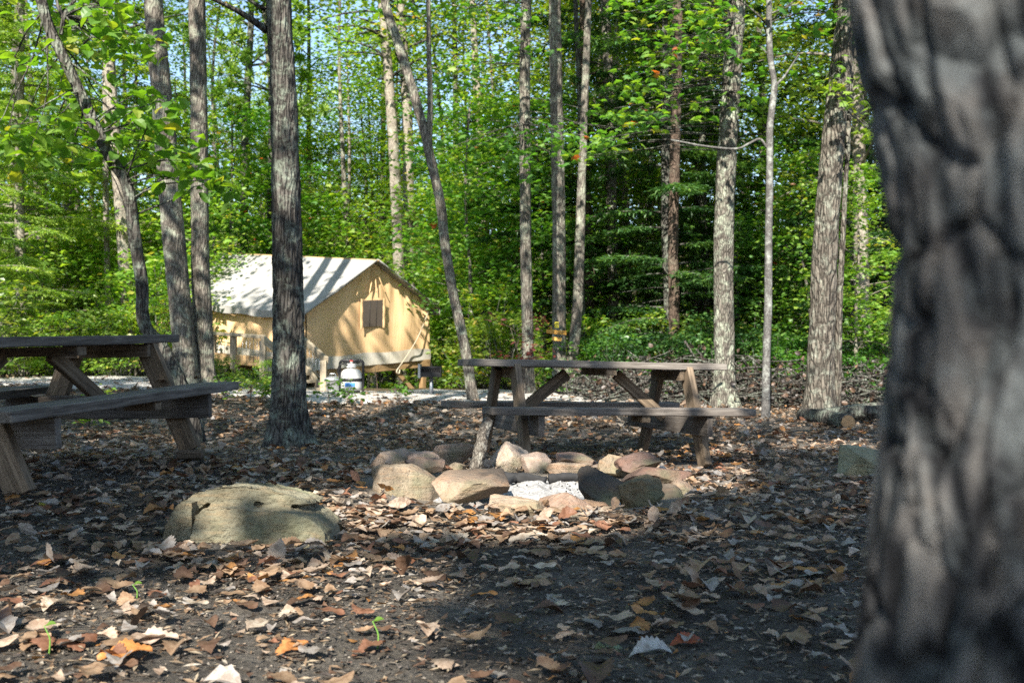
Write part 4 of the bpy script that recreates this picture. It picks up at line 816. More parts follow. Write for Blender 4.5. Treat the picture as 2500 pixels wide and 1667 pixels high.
# ash bed and charred sticks
def ash():
    n = 70; mb = MB(); th = np.linspace(0, 2 * PI, n, endpoint=False); rs = np.linspace(0, 1, 26); X = []; 
    for q in rs:
        X.append(np.stack([.12 + .70 * q * np.cos(th), 5.5 + .62 * q * np.sin(th), np.zeros(n)], -1))
    Vv = np.concatenate(X); e = np.repeat(rs, n); Vv[:, 2] = gz(Vv[:, 0], Vv[:, 1]) + .085 * (1 - e ** 2) - .02 * e + .016 * fbm(Vv * [14, 14, 1], 5) * (1 - e ** 4)
    i = np.arange(25)[:, None] * n; j = np.arange(n)[None]; k = (j + 1) % n; mb.add(Vv, np.stack([i + j, i + n + j, i + n + k, i + k], -1).reshape(-1, 4))
    M, N, Lk, out = mat('ash'); co = coords(N, Lk); n1 = noise(N, Lk, co, 60, 8, .75); n2 = noise(N, Lk, co, 9, 5, .6)
    c = ramp(N, Lk, n1, [(.36, (.14, .137, .133)), (.50, (.27, .265, .258)), (.62, (.44, .43, .415))]); c = mixc(N, Lk, ramp(N, Lk, n2, [(.52, (0, 0, 0)), (.66, (.8,) * 3)]), c, (.15, .145, .14))
    finish(N, Lk, out, c, .95, n1, .5, .012); o = mb.obj('ash_bed', M); o['label'] = 'bed of white ash and charcoal bits in the fire ring'; kind(o, 'stuff')
ash()
OCT = (np.array([[.5, 0, 0], [-.5, 0, 0], [0, .4, 0], [0, -.4, 0], [0, 0, .35], [0, 0, -.35]]), np.array([[0, 2, 4], [2, 1, 4], [1, 3, 4], [3, 0, 4], [2, 0, 5], [1, 2, 5], [3, 1, 5], [0, 3, 5]]))
mb = MB(); n = 260; a = rng.uniform(0, 6.28, n); q = np.sqrt(rng.random(n)) * .9; x, y = .12 + .66 * q * np.cos(a), 5.5 + .58 * q * np.sin(a); scatter(mb, OCT, np.stack([x, y, gz(x, y) + .085 * (1 - q ** 2) + .004], -1), rdir(n), rnorm(n, .6), rng.uniform(.003, .022, n) * rng.random(n) ** .5, np.zeros(n) + .5)
o = mb.obj('charcoal_bits', CHAR, None, False); o['label'] = 'black charcoal bits scattered over the ash'; kind(o, 'stuff')
def stick(name, label, cat, pts, r, m, seg=12, n=30, amp=.25, group=None, taper=.7):
    P = np.array(pts, float); c = P[0].copy(); mb = MB(); tube(mb, P - c, np.linspace(r, r * taper, len(P)), seg, n, bark_disp(r * amp, 5, 12, c[0] * 9)); o = mb.obj(name, m); o.location = c; tag(o, label, cat, group); return o
stick('leaning_log', 'mottled stick', 'log', [at(1160, 1150, 6.15), at(1172, 1100, 6.2), at(1180, 1060, 6.28), at(1192, 1026, 6.35)], .041, bark_mat('mottled_stick_bark', (.025, .021, .017), (.10, .085, .07), (.20, .18, .15), (.36, .35, .30), .4, 2, .6), 18, 50, .2, None, .72)['label'] = 'mottled bark-covered stick leaning up out of the fire ring beside the big grey-tan stone'
for k, (p, q, r, lb) in enumerate([((1228, 1170), (1330, 1178), .03, 'black charred log lying across the rear of the ash bed'), ((1340, 1182), (1425, 1176), .022, 'charred grey stick at the right side of the ash bed'), ((1232, 1163), (1280, 1172), .018, 'short charred stick at the left rear of the ash bed')]):
    a, b = at(*p, 5.75 - .1 * k), at(*q, 5.6 + .1 * k); a[2] = b[2] = float(gz(a[0], a[1])) + .085 + r * .3; stick('charred_log', lb, 'log', [a, (a + b) / 2 + [0, .01, .006], b], r, CHAR, 12, 24, .35, 'charred sticks in the ash')
# boulders
def boulder():
    mb = MB()
    def prism(poly, y0, y1, back=0.0, tip=.03):
        p = np.array(poly, float); n = len(p); zc = p[:, 1].mean()
        A = np.stack([p[:, 0], np.full(n, y0) + back * np.maximum(p[:, 1], 0), p[:, 1]], -1); B = np.stack([p[:, 0] * .95, np.full(n, y1), p[:, 1] * (1 - tip)], -1); k = np.arange(n); q = (k + 1) % n
        mb.add(np.concatenate([A, B]), [np.stack([k, q, n + q, n + k], -1), k[::-1][None], (n + k)[None]])
    prism([(-.200, -.04), (-.212, .05), (-.205, .115), (-.17, .142), (-.06, .150), (.03, .138), (.14, .136), (.22, .118), (.29, .10), (.345, .05), (.36, -.04)], -.17, .22, .25)
    prism([(-.30, .08), (-.315, .150), (-.25, .192), (-.12, .222), (.0, .220), (.12, .196), (.235, .162), (.255, .140), (.19, .140), (-.10, .156), (-.19, .146), (-.235, .10)], -.045, .27, .1, .1)
    prism([(-.36, -.04), (-.345, .06), (-.315, .135), (-.27, .165), (-.225, .160), (-.220, -.04)], -.115, .25, .15)
    prism([(-.33, -.04), (-.3, .15), (.2, .145), (.33, -.04)], .03, .24)
    o = mb.obj('boulder', ROCK)
    md = o.modifiers.new('fuse', 'REMESH'); md.mode = 'VOXEL'; md.voxel_size = .0055; md.use_smooth_shade = True
    sm = o.modifiers.new('weathered_edges', 'SMOOTH'); sm.factor = .5; sm.iterations = 1
    for nm, sz, st in (('lumps', .16, .045), ('chips', .045, .016), ('pits', .014, .005)):
        t = bpy.data.textures.new('rock_' + nm, 'CLOUDS'); t.noise_scale = sz; t.noise_depth = 3; t.noise_basis = 'IMPROVED_PERLIN' if nm != 'chips' else 'VORONOI_F2_F1'
        d = o.modifiers.new(nm, 'DISPLACE'); d.texture = t; d.strength = st; d.mid_level = .5; d.texture_coords = 'LOCAL'
    c = at(617, 1262, 4.15); o.location = (c[0] - .01, 4.2, float(gz(c[0], 4.2)) + .0); o.rotation_euler = (0, 0, -.06); o.color = (.26, .245, .175, 1)
    tag(o, 'tan sandstone boulder with a cracked step, half buried in leaves at front left', 'boulder')
boulder()
rock('stone_block', 'greenish square-cut sandstone block beside the blurred trunk', 'stone', (2.42, 6.7, .03 + float(gz(2.4, 6.6))), (.80, .5, .31), (.0, .03, -.12), (.26, .255, .175), 6, 52, 2, .022, None, 0, 5)

# ------------------------------------------------------------------ tent cabin
def tent():
    yaw, pit, rol = .87, -.07, .097; M = RM(yaw, pit, rol, (-2.599, 18.254, .717)); W, hw, hr, L = 3.0, 1.03, 1.88, 4.8
    root = empty('tent_cabin', (0, 0, 0), 'tan canvas wall tent with grey roof on a raised wooden platform', 'tent', None, M)
    def sheet(name, m, fn, nu, nv, parent=root):
        u, v = np.meshgrid(np.linspace(0, 1, nu), np.linspace(0, 1, nv), indexing='ij'); P = fn(u.ravel(), v.ravel()); i = np.arange(nu - 1)[:, None] * nv; j = np.arange(nv - 1)[None]
        mb = MB(); mb.add(P, np.stack([i + j, i + nv + j, i + nv + j + 1, i + j + 1], -1).reshape(-1, 4)); return mb.obj(name, m, parent)
    ov = .16
    for s in (-1, 1):
        def roof(u, v, s=s):
            y = -ov + u * (L + 2 * ov); run = 1.09 * v; x = s * W / 2 * run; z = hr + .03 + (hw - hr) * run; sag = -.03 * np.sin(PI * np.clip(run, 0, 1)) * (1 + .4 * np.sin(u * 13)) - .01 * np.sin(u * 40) * v
            return np.stack([x, y, z + sag + .008 * fbm(np.stack([u * 9, v * 5, 0 * u], -1), 3)], -1)
        rf = sheet('roof', CV_ROOF, roof, 70, 24)
        def val(u, v, s=s):
            y = -ov + u * (L + 2 * ov); x = s * (W / 2 * 1.09 + .012 * np.sin(u * 55) * v); z = hr + .03 + (hw - hr) * 1.09 - v * (.12 + .012 * np.sin(u * 31)); return np.stack([x + 0 * u, y, z], -1)
        sheet('valance', CV_ROOF, val, 90, 5, rf)
        def wall(u, v, s=s):
            y = u * L; z = v * (hw + .0); x = s * (W / 2 - .02 + .018 * np.sin(u * 42) * np.sin(PI * v) + .012 * np.sin(u * 90 + v * 3)); return np.stack([x, y, z], -1)
        sheet('side_wall', CV_WALL, wall, 120, 12)
        sheet('skirt', CV_SKIRT, lambda u, v, s=s: np.stack([s * (W / 2 + .02 + .02 * np.sin(u * 37) * (1 - v)), u * L, v * .24], -1), 90, 5)
    def gable(u, v, y=0.0, sg=-1):
        x = (u - .5) * (W - .04); top = hr - (hr - hw) * np.abs(x) / (W / 2); z = v * top; pl = .012 * np.sin(x * 26 + 2 * z) * S(.5, 1, v) + .02 * np.sin(x * 9) * np.sin(PI * v) + .018 * np.exp(-((x) / .10) ** 2) * np.sin(x * 90) * S(.6, .95, v)
        drape = .03 * np.sin(PI * np.clip(v, 0, 1)) + .02 * np.sin(x * 5 + v * 4) * (1 - v)
        return np.stack([x, y + sg * (pl + drape), z], -1)
    gw = sheet('gable_wall', CV_WALL, gable, 110, 40)
    sheet('gable_wall', CV_WALL, lambda u, v: gable(u, v, L, 1), 60, 20)
    sheet('skirt', CV_SKIRT, lambda u, v: np.stack([(u - .5) * (W + .03), -.035 - .03 * (1 - v) - .016 * np.sin(u * 31 + v * 3) - .012 * np.sin(u * 11), -.005 + v * (.22 + .012 * np.sin(u * 17))], -1), 100, 8)
    # window in the gable: dark screen behind a stitched frame
    wx0, wx1, wz0, wz1 = -.27, .23, .70, 1.18
    mb = MB(); mb.add([(wx0, -.072, wz0), (wx1, -.072, wz0), (wx1, -.072, wz1), (wx0, -.072, wz1), (wx0, -.06, wz0), (wx1, -.06, wz0), (wx1, -.06, wz1), (wx0, -.06, wz1)], np.array([[0, 1, 2, 3], [5, 4, 7, 6], [4, 0, 3, 7], [1, 5, 6, 2], [3, 2, 6, 7], [4, 5, 1, 0]])); wn = mb.obj('window', SCREEN, gw, False)
    for x0, x1 in ((wx0 - .05, wx0 + .01), (wx1 - .01, wx1 + .05)):
        sheet('window_flap', CV_WALL, lambda u, v, x0=x0, x1=x1: np.stack([x0 + u * (x1 - x0), -.074 - .006 * np.sin(u * PI) - .004 * np.sin(v * 14), wz0 - .03 + v * (wz1 - wz0 + .06)], -1), 6, 20, gw)
    mb = MB()
    for x in (wx0 + .17, wx0 + .33): tube(mb, [(x, -.0735, wz0), (x + .01, -.0735, wz1)], [.0035, .0035], 5)
    mb.obj('screen_seam', BLACK, wn)
    # ties and seams over the window
    mb = MB()
    for x0, x1, z1 in ((-.02, -.12, 1.30), (.02, .05, 1.32), (.05, .28, 1.30), (-.25, -.42, 1.28)): tube(mb, [(x0, -.06, 1.74 if abs(x0) < .2 else 1.6), ((x0 + x1) / 2, -.075, 1.5), (x1, -.08, z1)], [.008, .011, .007], 6, 8)
    mb.obj('seam', CV_WALL, gw)
    mb = MB(); tube(mb, [(0, -ov - .02, hr + .02), (0, L + ov, hr + .02)], [.02, .02], 8); mb.obj('ridge_pole', W_NEW, root)
    mb = MB()
    for s in (-1, 1): tube(mb, [(0, -ov, hr + .04), (s * W / 2 * 1.09, -ov, hr + .04 + (hw - hr) * 1.09)], [.018, .018], 6, 12)
    mb.obj('roof_hem', CV_ROOF, root)
    # platform
    beam('platform_beam', (-W / 2 - .02, -.02, -.075), (W / 2 + .02, -.02, -.075), .14, .045, W_NEW, root)
    beam('platform_beam', (-W / 2, .02, -.08), (-W / 2, L, -.08), .14, .045, W_NEW, root); beam('platform_beam', (W / 2, .03, -.08), (W / 2, L, -.08), .14, .045, W_NEW, root)
    beam('platform_deck', (0, .01, .012), (0, L, .012), .03, W, W_NEW, root)
    for x, y in ((W / 2 - .08, .06), (W / 2 - .08, L - .2), (-.2, .5), (.7, 2.6), (-.6, L - .3)): beam('platform_post', (x, y, -.15), (x, y, -1.6), .10, .10, W_NEW, root, up=(0, 1, 0))
    beam('platform_brace', (W / 2 - .85, .03, -.15), (W / 2 - .12, .03, -.80), .085, .04, W_NEW, root)
    beam('platform_brace', (-.9, .9, -.15), (W / 2 - .2, .9, -.95), .085, .04, W_LEG, root)
    # guy rope
    mb = MB(); e = (W / 2 - .02, -.06, hw + .02); g = (.62, -.10, -.10); tube(mb, [e, ((e[0] + g[0]) / 2, -.14, (e[2] + g[2]) / 2 - .05), g], [.010, .010, .010], 6, 14); tube(mb, [g, (.54, -.13, -.16), (.60, -.13, -.21), (.64, -.11, -.14)], [.014] * 4, 6, 10); mb.obj('guy_rope', ROPE, root)
    return root, M
tent()
# stairs and porch railing beside the tent
def stairs():
    y = 16.2; o0 = at(790, 955, y); root = empty('wooden_stairs', o0, 'pale wooden stairs and porch railing in front of the tent side wall', 'stairs')
    P = lambda px, py, yy: at(px, py, yy) - o0
    def bm(n, a, b, w, t, m=W_OLD, up=(0, 0, 1)): return beam(n, a, b, w, t, m, root, up)
    ya, yb = 15.2, 16.4
    # near flight side (left handrail) and far flight side (right handrail)
    bm('handrail', P(641, 826, yb - .2), P(742, 912, ya - .2), .11, .05); bm('handrail', P(741, 829, yb + .3), P(798, 880, ya + .3), .11, .05)
    bm('post', P(642, 832, yb - .2), P(642, 925, yb - .2), .10, .10, up=(0, 1, 0)); bm('post', P(790, 880, ya + .3), P(790, 962, ya + .3), .095, .095, up=(0, 1, 0)); bm('post', P(741, 835, yb + .3), P(741, 920, yb + .3), .09, .09, up=(0, 1, 0))
    bm('stringer', P(640, 888, yb - .2), P(706, 966, ya - .2), .15, .05); bm('stringer', P(735, 885, yb + .3), P(790, 958, ya + .3), .15, .05)
    for k in range(4):
        t = k / 4 + .12; a = P(640 + 66 * t, 888 + 78 * t, yb - .2 - 1.2 * t); b = P(735 + 55 * t, 885 + 73 * t, yb + .3 - 1.2 * t); bm('tread', a, b, .04, .24)
    # porch along the wall, up to the left
    bm('handrail', P(641, 822, yb - .2), P(500, 812, yb + 1.0), .055, .13); bm('porch_beam', P(645, 884, yb - .15), P(480, 868, yb + 1.2), .16, .05, W_NEW); bm('porch_deck', P(690, 880, yb + .3), P(520, 866, yb + 1.7), .04, .9)
    for px, f in ((570, .5), (520, .85), (472, 1.25)): bm('post', P(px, 815 - 4 * f, yb - .2 + 1.2 * f), P(px, 900, yb - .2 + 1.2 * f), .10, .10, up=(0, 1, 0))
    # wire mesh infill
    mb = MB()
    for t in np.linspace(.05, .95, 6):
        a = P(745 + 45 * t, 835 + 48 * t, yb + .3 - 1.2 * t); b = a + [0, 0, -.38]; tube(mb, [a, b], [.004, .004], 4)
    for q in (.08, .2, .32): tube(mb, [P(742, 832, yb + .3) - [0, 0, q], P(790, 880, ya + .3) - [0, 0, q]], [.004, .004], 4)
    for t in np.linspace(.03, .97, 16): a = P(641 - 141 * t, 824 - 10 * t, yb - .2 + 1.2 * t); tube(mb, [a, a + [0, 0, -.42]], [.004, .004], 4)
    mb.obj('wire_mesh', STEEL, root)
stairs()

# ------------------------------------------------------------------ things by the tent
def propane():
    c = at(858, 975, 14.4); c[2] = float(gz(c[0], c[1])) + .02; root = empty('propane_tank', c, 'pale propane cylinder in a black carrying frame on the gravel', 'gas cylinder')
    mb = MB(); lathe(mb, [(.0, .03), (.11, .03), (.135, .045), (.15, .075), (.152, .10), (.152, .26), (.145, .30), (.12, .335), (.07, .355), (0, .36)], 28); bd = mb.obj('body', WHITE, root)
    mb = MB(); lathe(mb, [(.153, .17), (.156, .172), (.156, .215), (.153, .217)], 28); mb.obj('band', BLACK, bd)
    mb = MB(); lathe(mb, [(.115, 0), (.125, 0), (.125, .04), (.115, .04)], 24); mb.obj('foot_ring', BLACK, root)
    mb = MB(); th = np.linspace(-.5, .5, 8); Vv = np.array([[.1545 * math.sin(t), -.1545 * math.cos(t), z] for t in th for z in (.10, .155)]); i = np.arange(7)[:, None] * 2; mb.add(Vv, np.concatenate([i, i + 2, i + 3, i + 1], 1)); mb.obj('label_sticker', BLUE, bd)
    mb = MB(); board(mb, .13, .06, .05, (0, 0, .395)); lathe(mb, [(.016, .35), (.016, .44), (.024, .44), (.024, .455), (0, .456)], 12); v = mb.obj('valve', WHITE, root, False)
    mb = MB(); lathe(mb, [(0, .462), (.03, .462), (.03, .475), (0, .476)], 10); mb.obj('valve_handle', REDP, v)
    mb = MB()
    for s in (-1, 1): tube(mb, [(s * .165, 0, -.02), (s * .168, 0, .2), (s * .168, 0, .40), (s * .15, 0, .46), (s * .09, 0, .475), (0, 0, .477)], [.018, .018, .02, .022, .022, .022], 8, 18)
    board(mb, .24, .05, .03, (0, .0, .455)); mb.obj('carrying_frame', BLACK, root)
    mb = MB(); tube(mb, [(-.05, -.03, .41), (-.14, -.08, .42), (-.19, -.06, .34), (-.17, -.05, .24), (-.13, -.14, .2)], [.009] * 5, 6, 20); mb.obj('hose', BLACK, root)
propane()
def bin_():
    c = at(812, 957, 15.6); root = empty('trash_can', c, 'grey galvanised trash can beside the stair post behind the cylinder', 'trash can'); mb = MB(); n = 40; th = np.linspace(0, 2 * PI, n, endpoint=False)
    prof = [(.15, -.05), (.165, .1), (.175, .2)]; lathe(mb, [(0, -.1), (.15, -.1), (.155, .0), (.172, .19), (.178, .19), (.178, .2), (.172, .205)], 32); mb.obj('body', STEEL, root)
    mb = MB(); lathe(mb, [(.184, .19), (.186, .215), (.17, .225), (.06, .25), (0, .252)], 32); ld = mb.obj('lid', STEEL, root); mb = MB(); tube(mb, [(-.05, 0, .245), (-.04, 0, .285), (.04, 0, .285), (.05, 0, .245)], [.008] * 4, 6, 10); mb.obj('handle', STEEL, ld)
bin_()
def grill():
    c = at(1053, 968, 14.6); c[2] = float(gz(c[0], c[1])); root = empty('park_grill', c, 'black park grill on a grey steel post beside the tent', 'grill')
    mb = MB(); tube(mb, [(0, 0, -.1), (0, 0, .28)], [.028, .028], 14); mb.obj('post', STEEL, root)
    def plate(mb, x0, x1, y0, y1, z0, z1):
        mb.add([(x, y, z) for x in (x0, x1) for y in (y0, y1) for z in (z0, z1)], np.array([[0, 1, 3, 2], [4, 6, 7, 5], [0, 4, 5, 1], [2, 3, 7, 6], [0, 2, 6, 4], [1, 5, 7, 3]]))
    mb = MB(); plate(mb, -.15, .15, -.12, .13, .27, .285); plate(mb, -.15, .15, .115, .13, .286, .43); plate(mb, .137, .15, -.12, .114, .286, .43); plate(mb, -.15, .136, -.12, -.105, .286, .34); mb.obj('firebox', BLACK, root, False)
    mb = MB(); plate(mb, -.185, -.151, -.13, .13, .26, .45); plate(mb, -.186, -.15, -.13, .13, .451, .46); mb.obj('side_plate', STEEL, root, False)
    mb = MB()
    for x in np.linspace(-.13, .12, 11): tube(mb, [(x, -.13, .40), (x, .11, .40)], [.006, .006], 5)
    mb.obj('grate', BLACK, root)
grill()
# small red-leaved sapling, pipe
def twiggy(name, label, px, py, y, h, m, nl, L, T=DIAMOND, bark=BK_RED, br=5, cat='plant', base_z=None, bv=.5, group=None):
    c = at(px, py, y); c[2] = float(gz(c[0], c[1])); root = empty(name, c, label, cat, group); mt, mc = MB(), MB(); tube(mt, [(0, 0, -.05), (rng.normal(0, .02), 0, h * .5), (rng.normal(0, .05), 0, h)], [.008 + h * .006, .006 + h * .003, .002], 6, 8)
    for k in range(br):
        z = h * rng.uniform(.35, .95); a = rng.uniform(0, 6.28); e = np.array([math.cos(a) * h * .35, math.sin(a) * h * .35, z + h * .18]); limb(mt, (0, 0, z), e, .005, .002, .05, 4, 5)
        if nl: clump(mc, T, e, .10 + h * .08, nl, L, bv, .2, .5, .5)
    mt.obj('stem', bark, root)
    if nl: mc.obj('foliage', m, root, False, True)
twiggy('bare_sapling', 'small bare reddish sapling under the tent platform', 922, 960, 16.6, .42, None, 0, 0, br=5, cat='plant')
twiggy('red_sapling', 'small sapling with wine-red leaves beside the straight brown-grey trunk', 1262, 900, 14.0, .95, LF_RED, 16, .09, br=9, cat='plant')
for k, (px, py, y, h, lb) in enumerate([(800, 985, 12.6, .30, 'low dark-leaved seedling left of the propane cylinder'), (850, 990, 12.4, .26, 'low dark-leaved seedling in front of the propane cylinder'), (975, 985, 13.2, .2, 'tiny seedling on the sunlit leaves right of the cylinder')]): twiggy('seedling', lb, px, py, y, h, LF_OAK, 9, .08, OAK, BK_DARK, 5, 'plant', None, .3, 'seedlings near the gravel')
for k, (px, py, y, h, lb) in enumerate([(540, 985, 11.6, .35, 'grassy low weed behind the left bench end'), (610, 975, 12.2, .4, 'green weed tuft left of the big lichened oak'), (660, 980, 12.4, .3, 'small weed touching the left side of the big oak'), (250, 985, 11.0, .25, 'broad green weed seen under the left table'), (220, 1000, 10.2, .2, 'low weed under the left table beside its rear leg')]): twiggy('weed', lb, px, py, y, h, LF_SUN, 14, .075, DIAMOND, BK_DARK, 8, 'plant', None, .55, 'weeds at the clearing edge')

# signs on the double tree
def signs():
    y = 16.5 - .36
    a, b = at(1334, 809, y), at(1383, 813, y); sg = beam('wooden_sign', a, b, .062, .02, W_SIGN, None); tag(sg, 'upper and longer varnished wooden sign nailed to the sign tree', 'sign', 'wooden signs on the tree')
    def marks(par, L, n, h):
        mb = MB(); x = -L / 2 + .03
        for k in range(n):
            wd = rng.uniform(.010, .018)
            board(mb, wd * .3, h, .003, (x, -.0118, 0), .0005, 3, 0); 
            if k % 3 != 1: board(mb, wd, h * .2, .003, (x + wd * .5, -.0122, rng.choice([-.4, 0, .4]) * h), .0005, 3, 0)
            x += (L - .06) / n
        mb.obj('carved_lettering', W_LEG, par, False)
    marks(sg, np.linalg.norm(b - a), 11, .034)
    a, b = at(1347, 827, y), at(1371, 829, y); s2 = beam('wooden_sign', a, b, .056, .02, W_SIGN, None); tag(s2, 'lower and shorter varnished wooden sign hanging below the longer one', 'sign', 'wooden signs on the tree'); marks(s2, np.linalg.norm(b - a), 5, .03)
    mb = MB(); p = at(1350.5, 814, y + .005); q = at(1350.5, 824, y + .005); m_ = s2.matrix_basis.inverted(); tube(mb, [np.array(m_ @ Vector(p)), np.array(m_ @ Vector(q))], [.007, .007], 6); mb.obj('hanging_strap', WHITE, s2)
    c = at(1359, 793, y); mb = MB(); board(mb, .064, .096, .006, bev=.001, warp=0); o = mb.obj('yellow_plate', YEL, None, False); o.location = c; tag(o, 'small yellow numbered plate above the wooden signs', 'sign')
    mb = MB()
    for s in (-1, 1): board(mb, .006, .062, .003, (s * .019, -.0042, 0), .0005, 3, 0); board(mb, .032, .006, .003, (0, -.0042, s * .028), .0005, 3, 0)
    board(mb, .005, .032, .003, (.004, -.0042, 0), .0005, 3, 0); board(mb, .014, .005, .003, (.0, -.0043, .016), .0005, 3, 0); mb.obj('plate_symbol', INK, o, False)
signs()

# ------------------------------------------------------------------ brush pile and logs on the right
def brush():
    root = empty('brush_pile', (4.3, 13.6, float(gz(4.3, 13.6))), 'tangled pile of cut branches and dead brown leaves at the edge of the wood', 'brush pile'); b = np.array(root.location); mt, mc = MB(), MB()
    for k in range(520):
        px = rng.uniform(1400, 2150); y = 13.9 + rng.normal(0, .45); x = (px - CX) / F_ * y; h = .15 + .6 * rng.random() * (1 - .25 * abs((px - 1800) / 400)); a = rng.uniform(0, 6.28); L = rng.uniform(.4, 1.3); g = float(gz(x, y))
        c = np.array([x, y, g + h * rng.uniform(.1, 1)]); d = np.array([math.cos(a) * L, math.sin(a) * L * .6, rng.normal(0, .22)]) / 2; limb(mt, c - d - b, c + d - b, rng.uniform(.006, .022), .004, rng.normal(0, .05), 4, 5)
        if k % 4 == 0: n = 16; scatter(mc, OAK, c + rng.normal(0, 1, (n, 3)) * [.22, .2, .12] - b, rng.normal(0, 1, (n, 3)) + [0, 0, -.6], rng.normal(0, 1, (n, 3)), rng.uniform(.05, .10, n), np.clip(rng.normal(.45, .25, n), 0, 1))
    mt.obj('branches', BK_DARK, root); mc.obj('dead_leaves', LF_BROWN, root, False, True)
brush()
for px, py, y, r, L, a, lb in ((2070, 1052, 10.6, .085, .9, .25, 'lichen-covered log with a fresh sawn end by the blurred trunk'), (2085, 1015, 11.3, .08, .9, -.5, 'old grey log lying behind the sawn log'), (2110, 1000, 11.6, .065, .8, .15, 'thin grey log topmost behind the sawn log')):
    c = at(px, py, y); d = np.array([math.sin(a) * -1, math.cos(a), .03]) if 'fresh' in lb else np.array([math.cos(a), math.sin(a), .08])
    P0 = c if 'fresh' in lb else c - d * L / 2; P0 = P0.copy(); P0[2] = max(P0[2], float(gz(P0[0], P0[1])) + r * .8)
    root = empty('log', P0, lb, 'log', 'logs beside the brush pile'); mb = MB(); tube(mb, [(0, 0, 0), d * L * .5 + [0, 0, .01], d * L], [r, r * .98, r * .9], 24, 30, bark_disp(r * .12, 6, 5, px)); mb.obj('bark', BK_DARK, root)
    if 'fresh' in lb:
        mb = MB(); th = np.linspace(0, 2 * PI, 28, endpoint=False); u = np.array([d[1], -d[0], 0]); u /= np.linalg.norm(u); Vv = np.concatenate([[[0, 0, 0]], r * .93 * (np.cos(th)[:, None] * u + np.sin(th)[:, None] * np.array([0, 0, 1]))]) - d * .012
        Vb = Vv + d * .03; k = np.arange(28); mb.add(np.concatenate([Vv, Vb]), [np.stack([0 * k, 1 + k, 1 + (k + 1) % 28], -1), np.stack([1 + k, 30 + k, 30 + (k + 1) % 28, 1 + (k + 1) % 28], -1)]); mb.obj('sawn_end', CUT, root, False)

# ------------------------------------------------------------------ fallen leaves
PAL = [((.40, .31, .235), 'pale tan'), ((.30, .205, .13), 'light brown'), ((.38, .19, .065), 'orange-brown'), ((.13, .078, .05), 'dark brown'), ((.31, .285, .26), 'silvery grey'), ((.23, .115, .07), 'rusty red-brown'), ((.48, .41, .325), 'cream')]
PW = np.array([.25, .23, .06, .17, .17, .07, .05])
def project(P):
    p = np.asarray(P, float) - [0, 0, CAMH]; c, s = math.cos(PIT), math.sin(PIT); d = p[..., 1] * c + p[..., 2] * s; u = -p[..., 1] * s + p[..., 2] * c
    return CX + F_ * p[..., 0] / d, CY - F_ * u / d
X, Y = [], []
while len(X) < 19000:
    y = math.sqrt(rng.uniform(2.0 ** 2, 15.2 ** 2)); x = rng.uniform(-.60, .60) * y
    dens = .40 + .6 * S(2.6, 4.2, y); dens *= .55 + .6 * vnoise(np.array([[x * 1.3, y * 1.3, 3.3]]))[0] + .3
    if abs(x + 2.0) < .9 and 7 < y < 9.6: dens *= .45
    if rng.random() > dens: continue
    rr = math.hypot((x - .1) / 1.0, (y - 5.5) / .95)
    if rr < .92 or (abs(x + 1.1) < .36 and 3.95 < y < 4.5) or (abs(x - 2.42) < .42 and 6.4 < y < 7) : continue
    if 12.9 < y and x < 2.2 and rng.random() < .8: continue
    if math.hypot(x - 1.6, (y - 7.5) * .8) < .6 and rng.random() < .6: continue
    X.append(x); Y.append(y)
# drifts: leaves banked against the ring, the boulder and the front
for px, py, s, n in ((1150, 1300, 60, 46), (1350, 1310, 70, 50), (1560, 1290, 60, 40), (700, 1390, 70, 22), (560, 1395, 50, 14), (860, 1260, 50, 40), (930, 1290, 50, 30), (1680, 1270, 50, 26), (640, 1440, 60, 9), (420, 1360, 40, 14), (330, 1560, 60, 7), (640, 1560, 60, 6)):
    for k in range(n):
        p = gpt(px + rng.normal(0, s), py + rng.normal(0, s * .35)); X.append(p[0]); Y.append(p[1])
X, Y = np.array(X), np.array(Y); n = len(X); Lf = rng.uniform(.042, .112, n) * np.where(rng.random(n) < .12, 1.25, 1); ci = rng.choice(len(PAL), n, p=PW / PW.sum()); ti = rng.integers(0, len(DRY_T), n)
tl = np.abs(rng.normal(0, .12, n)); up = rng.random(n) < .03; tl[up] = rng.uniform(.6, 1.2, up.sum()); az = rng.uniform(0, 2 * PI, n)
Nn = np.stack([np.sin(tl) * np.cos(az), np.sin(tl) * np.sin(az), np.cos(tl)], -1); ha = rng.uniform(0, 2 * PI, n); D = np.stack([np.cos(ha), np.sin(ha), 0 * ha], -1); D = D - Nn * (D * Nn).sum(1)[:, None]; D /= np.linalg.norm(D, axis=1)[:, None]
P = np.stack([X, Y, gz(X, Y) + .010 + Lf * (.06 + .35 * np.sin(tl)) + rng.uniform(0, .012, n)], -1); P = P - D * Lf[:, None] * .5
colr = np.array([p[0] for p in PAL])[ci] * rng.uniform(.75, 1.2, n)[:, None]
qx, qy = project(P); size = Lf / Y; vis = (qx > 20) & (qx < 2000 + (qy < 1000) * 60) & (qy < 1655)
order = np.argsort(-np.where(vis, size, -1)); big = order[:286]; rest = np.setdiff1d(np.arange(n), big)
mb = MB()
for t in range(len(DRY_T)):
    k = rest[ti[rest] == t]; scatter(mb, DRY_T[t], P[k], D[k], Nn[k], Lf[k], np.concatenate([colr[k], np.ones((len(k), 1))], 1))
lo = mb.obj('leaf_litter', DRY_A, None, False, True); lo['label'] = 'litter of small dry leaves covering the clearing floor'; kind(lo, 'stuff')
LM = []
for t in range(len(DRY_T)):
    m_ = MB(); m_.add(*DRY_H[t]); LM.append(m_.mesh('fallen_leaf', DRY_O, True))
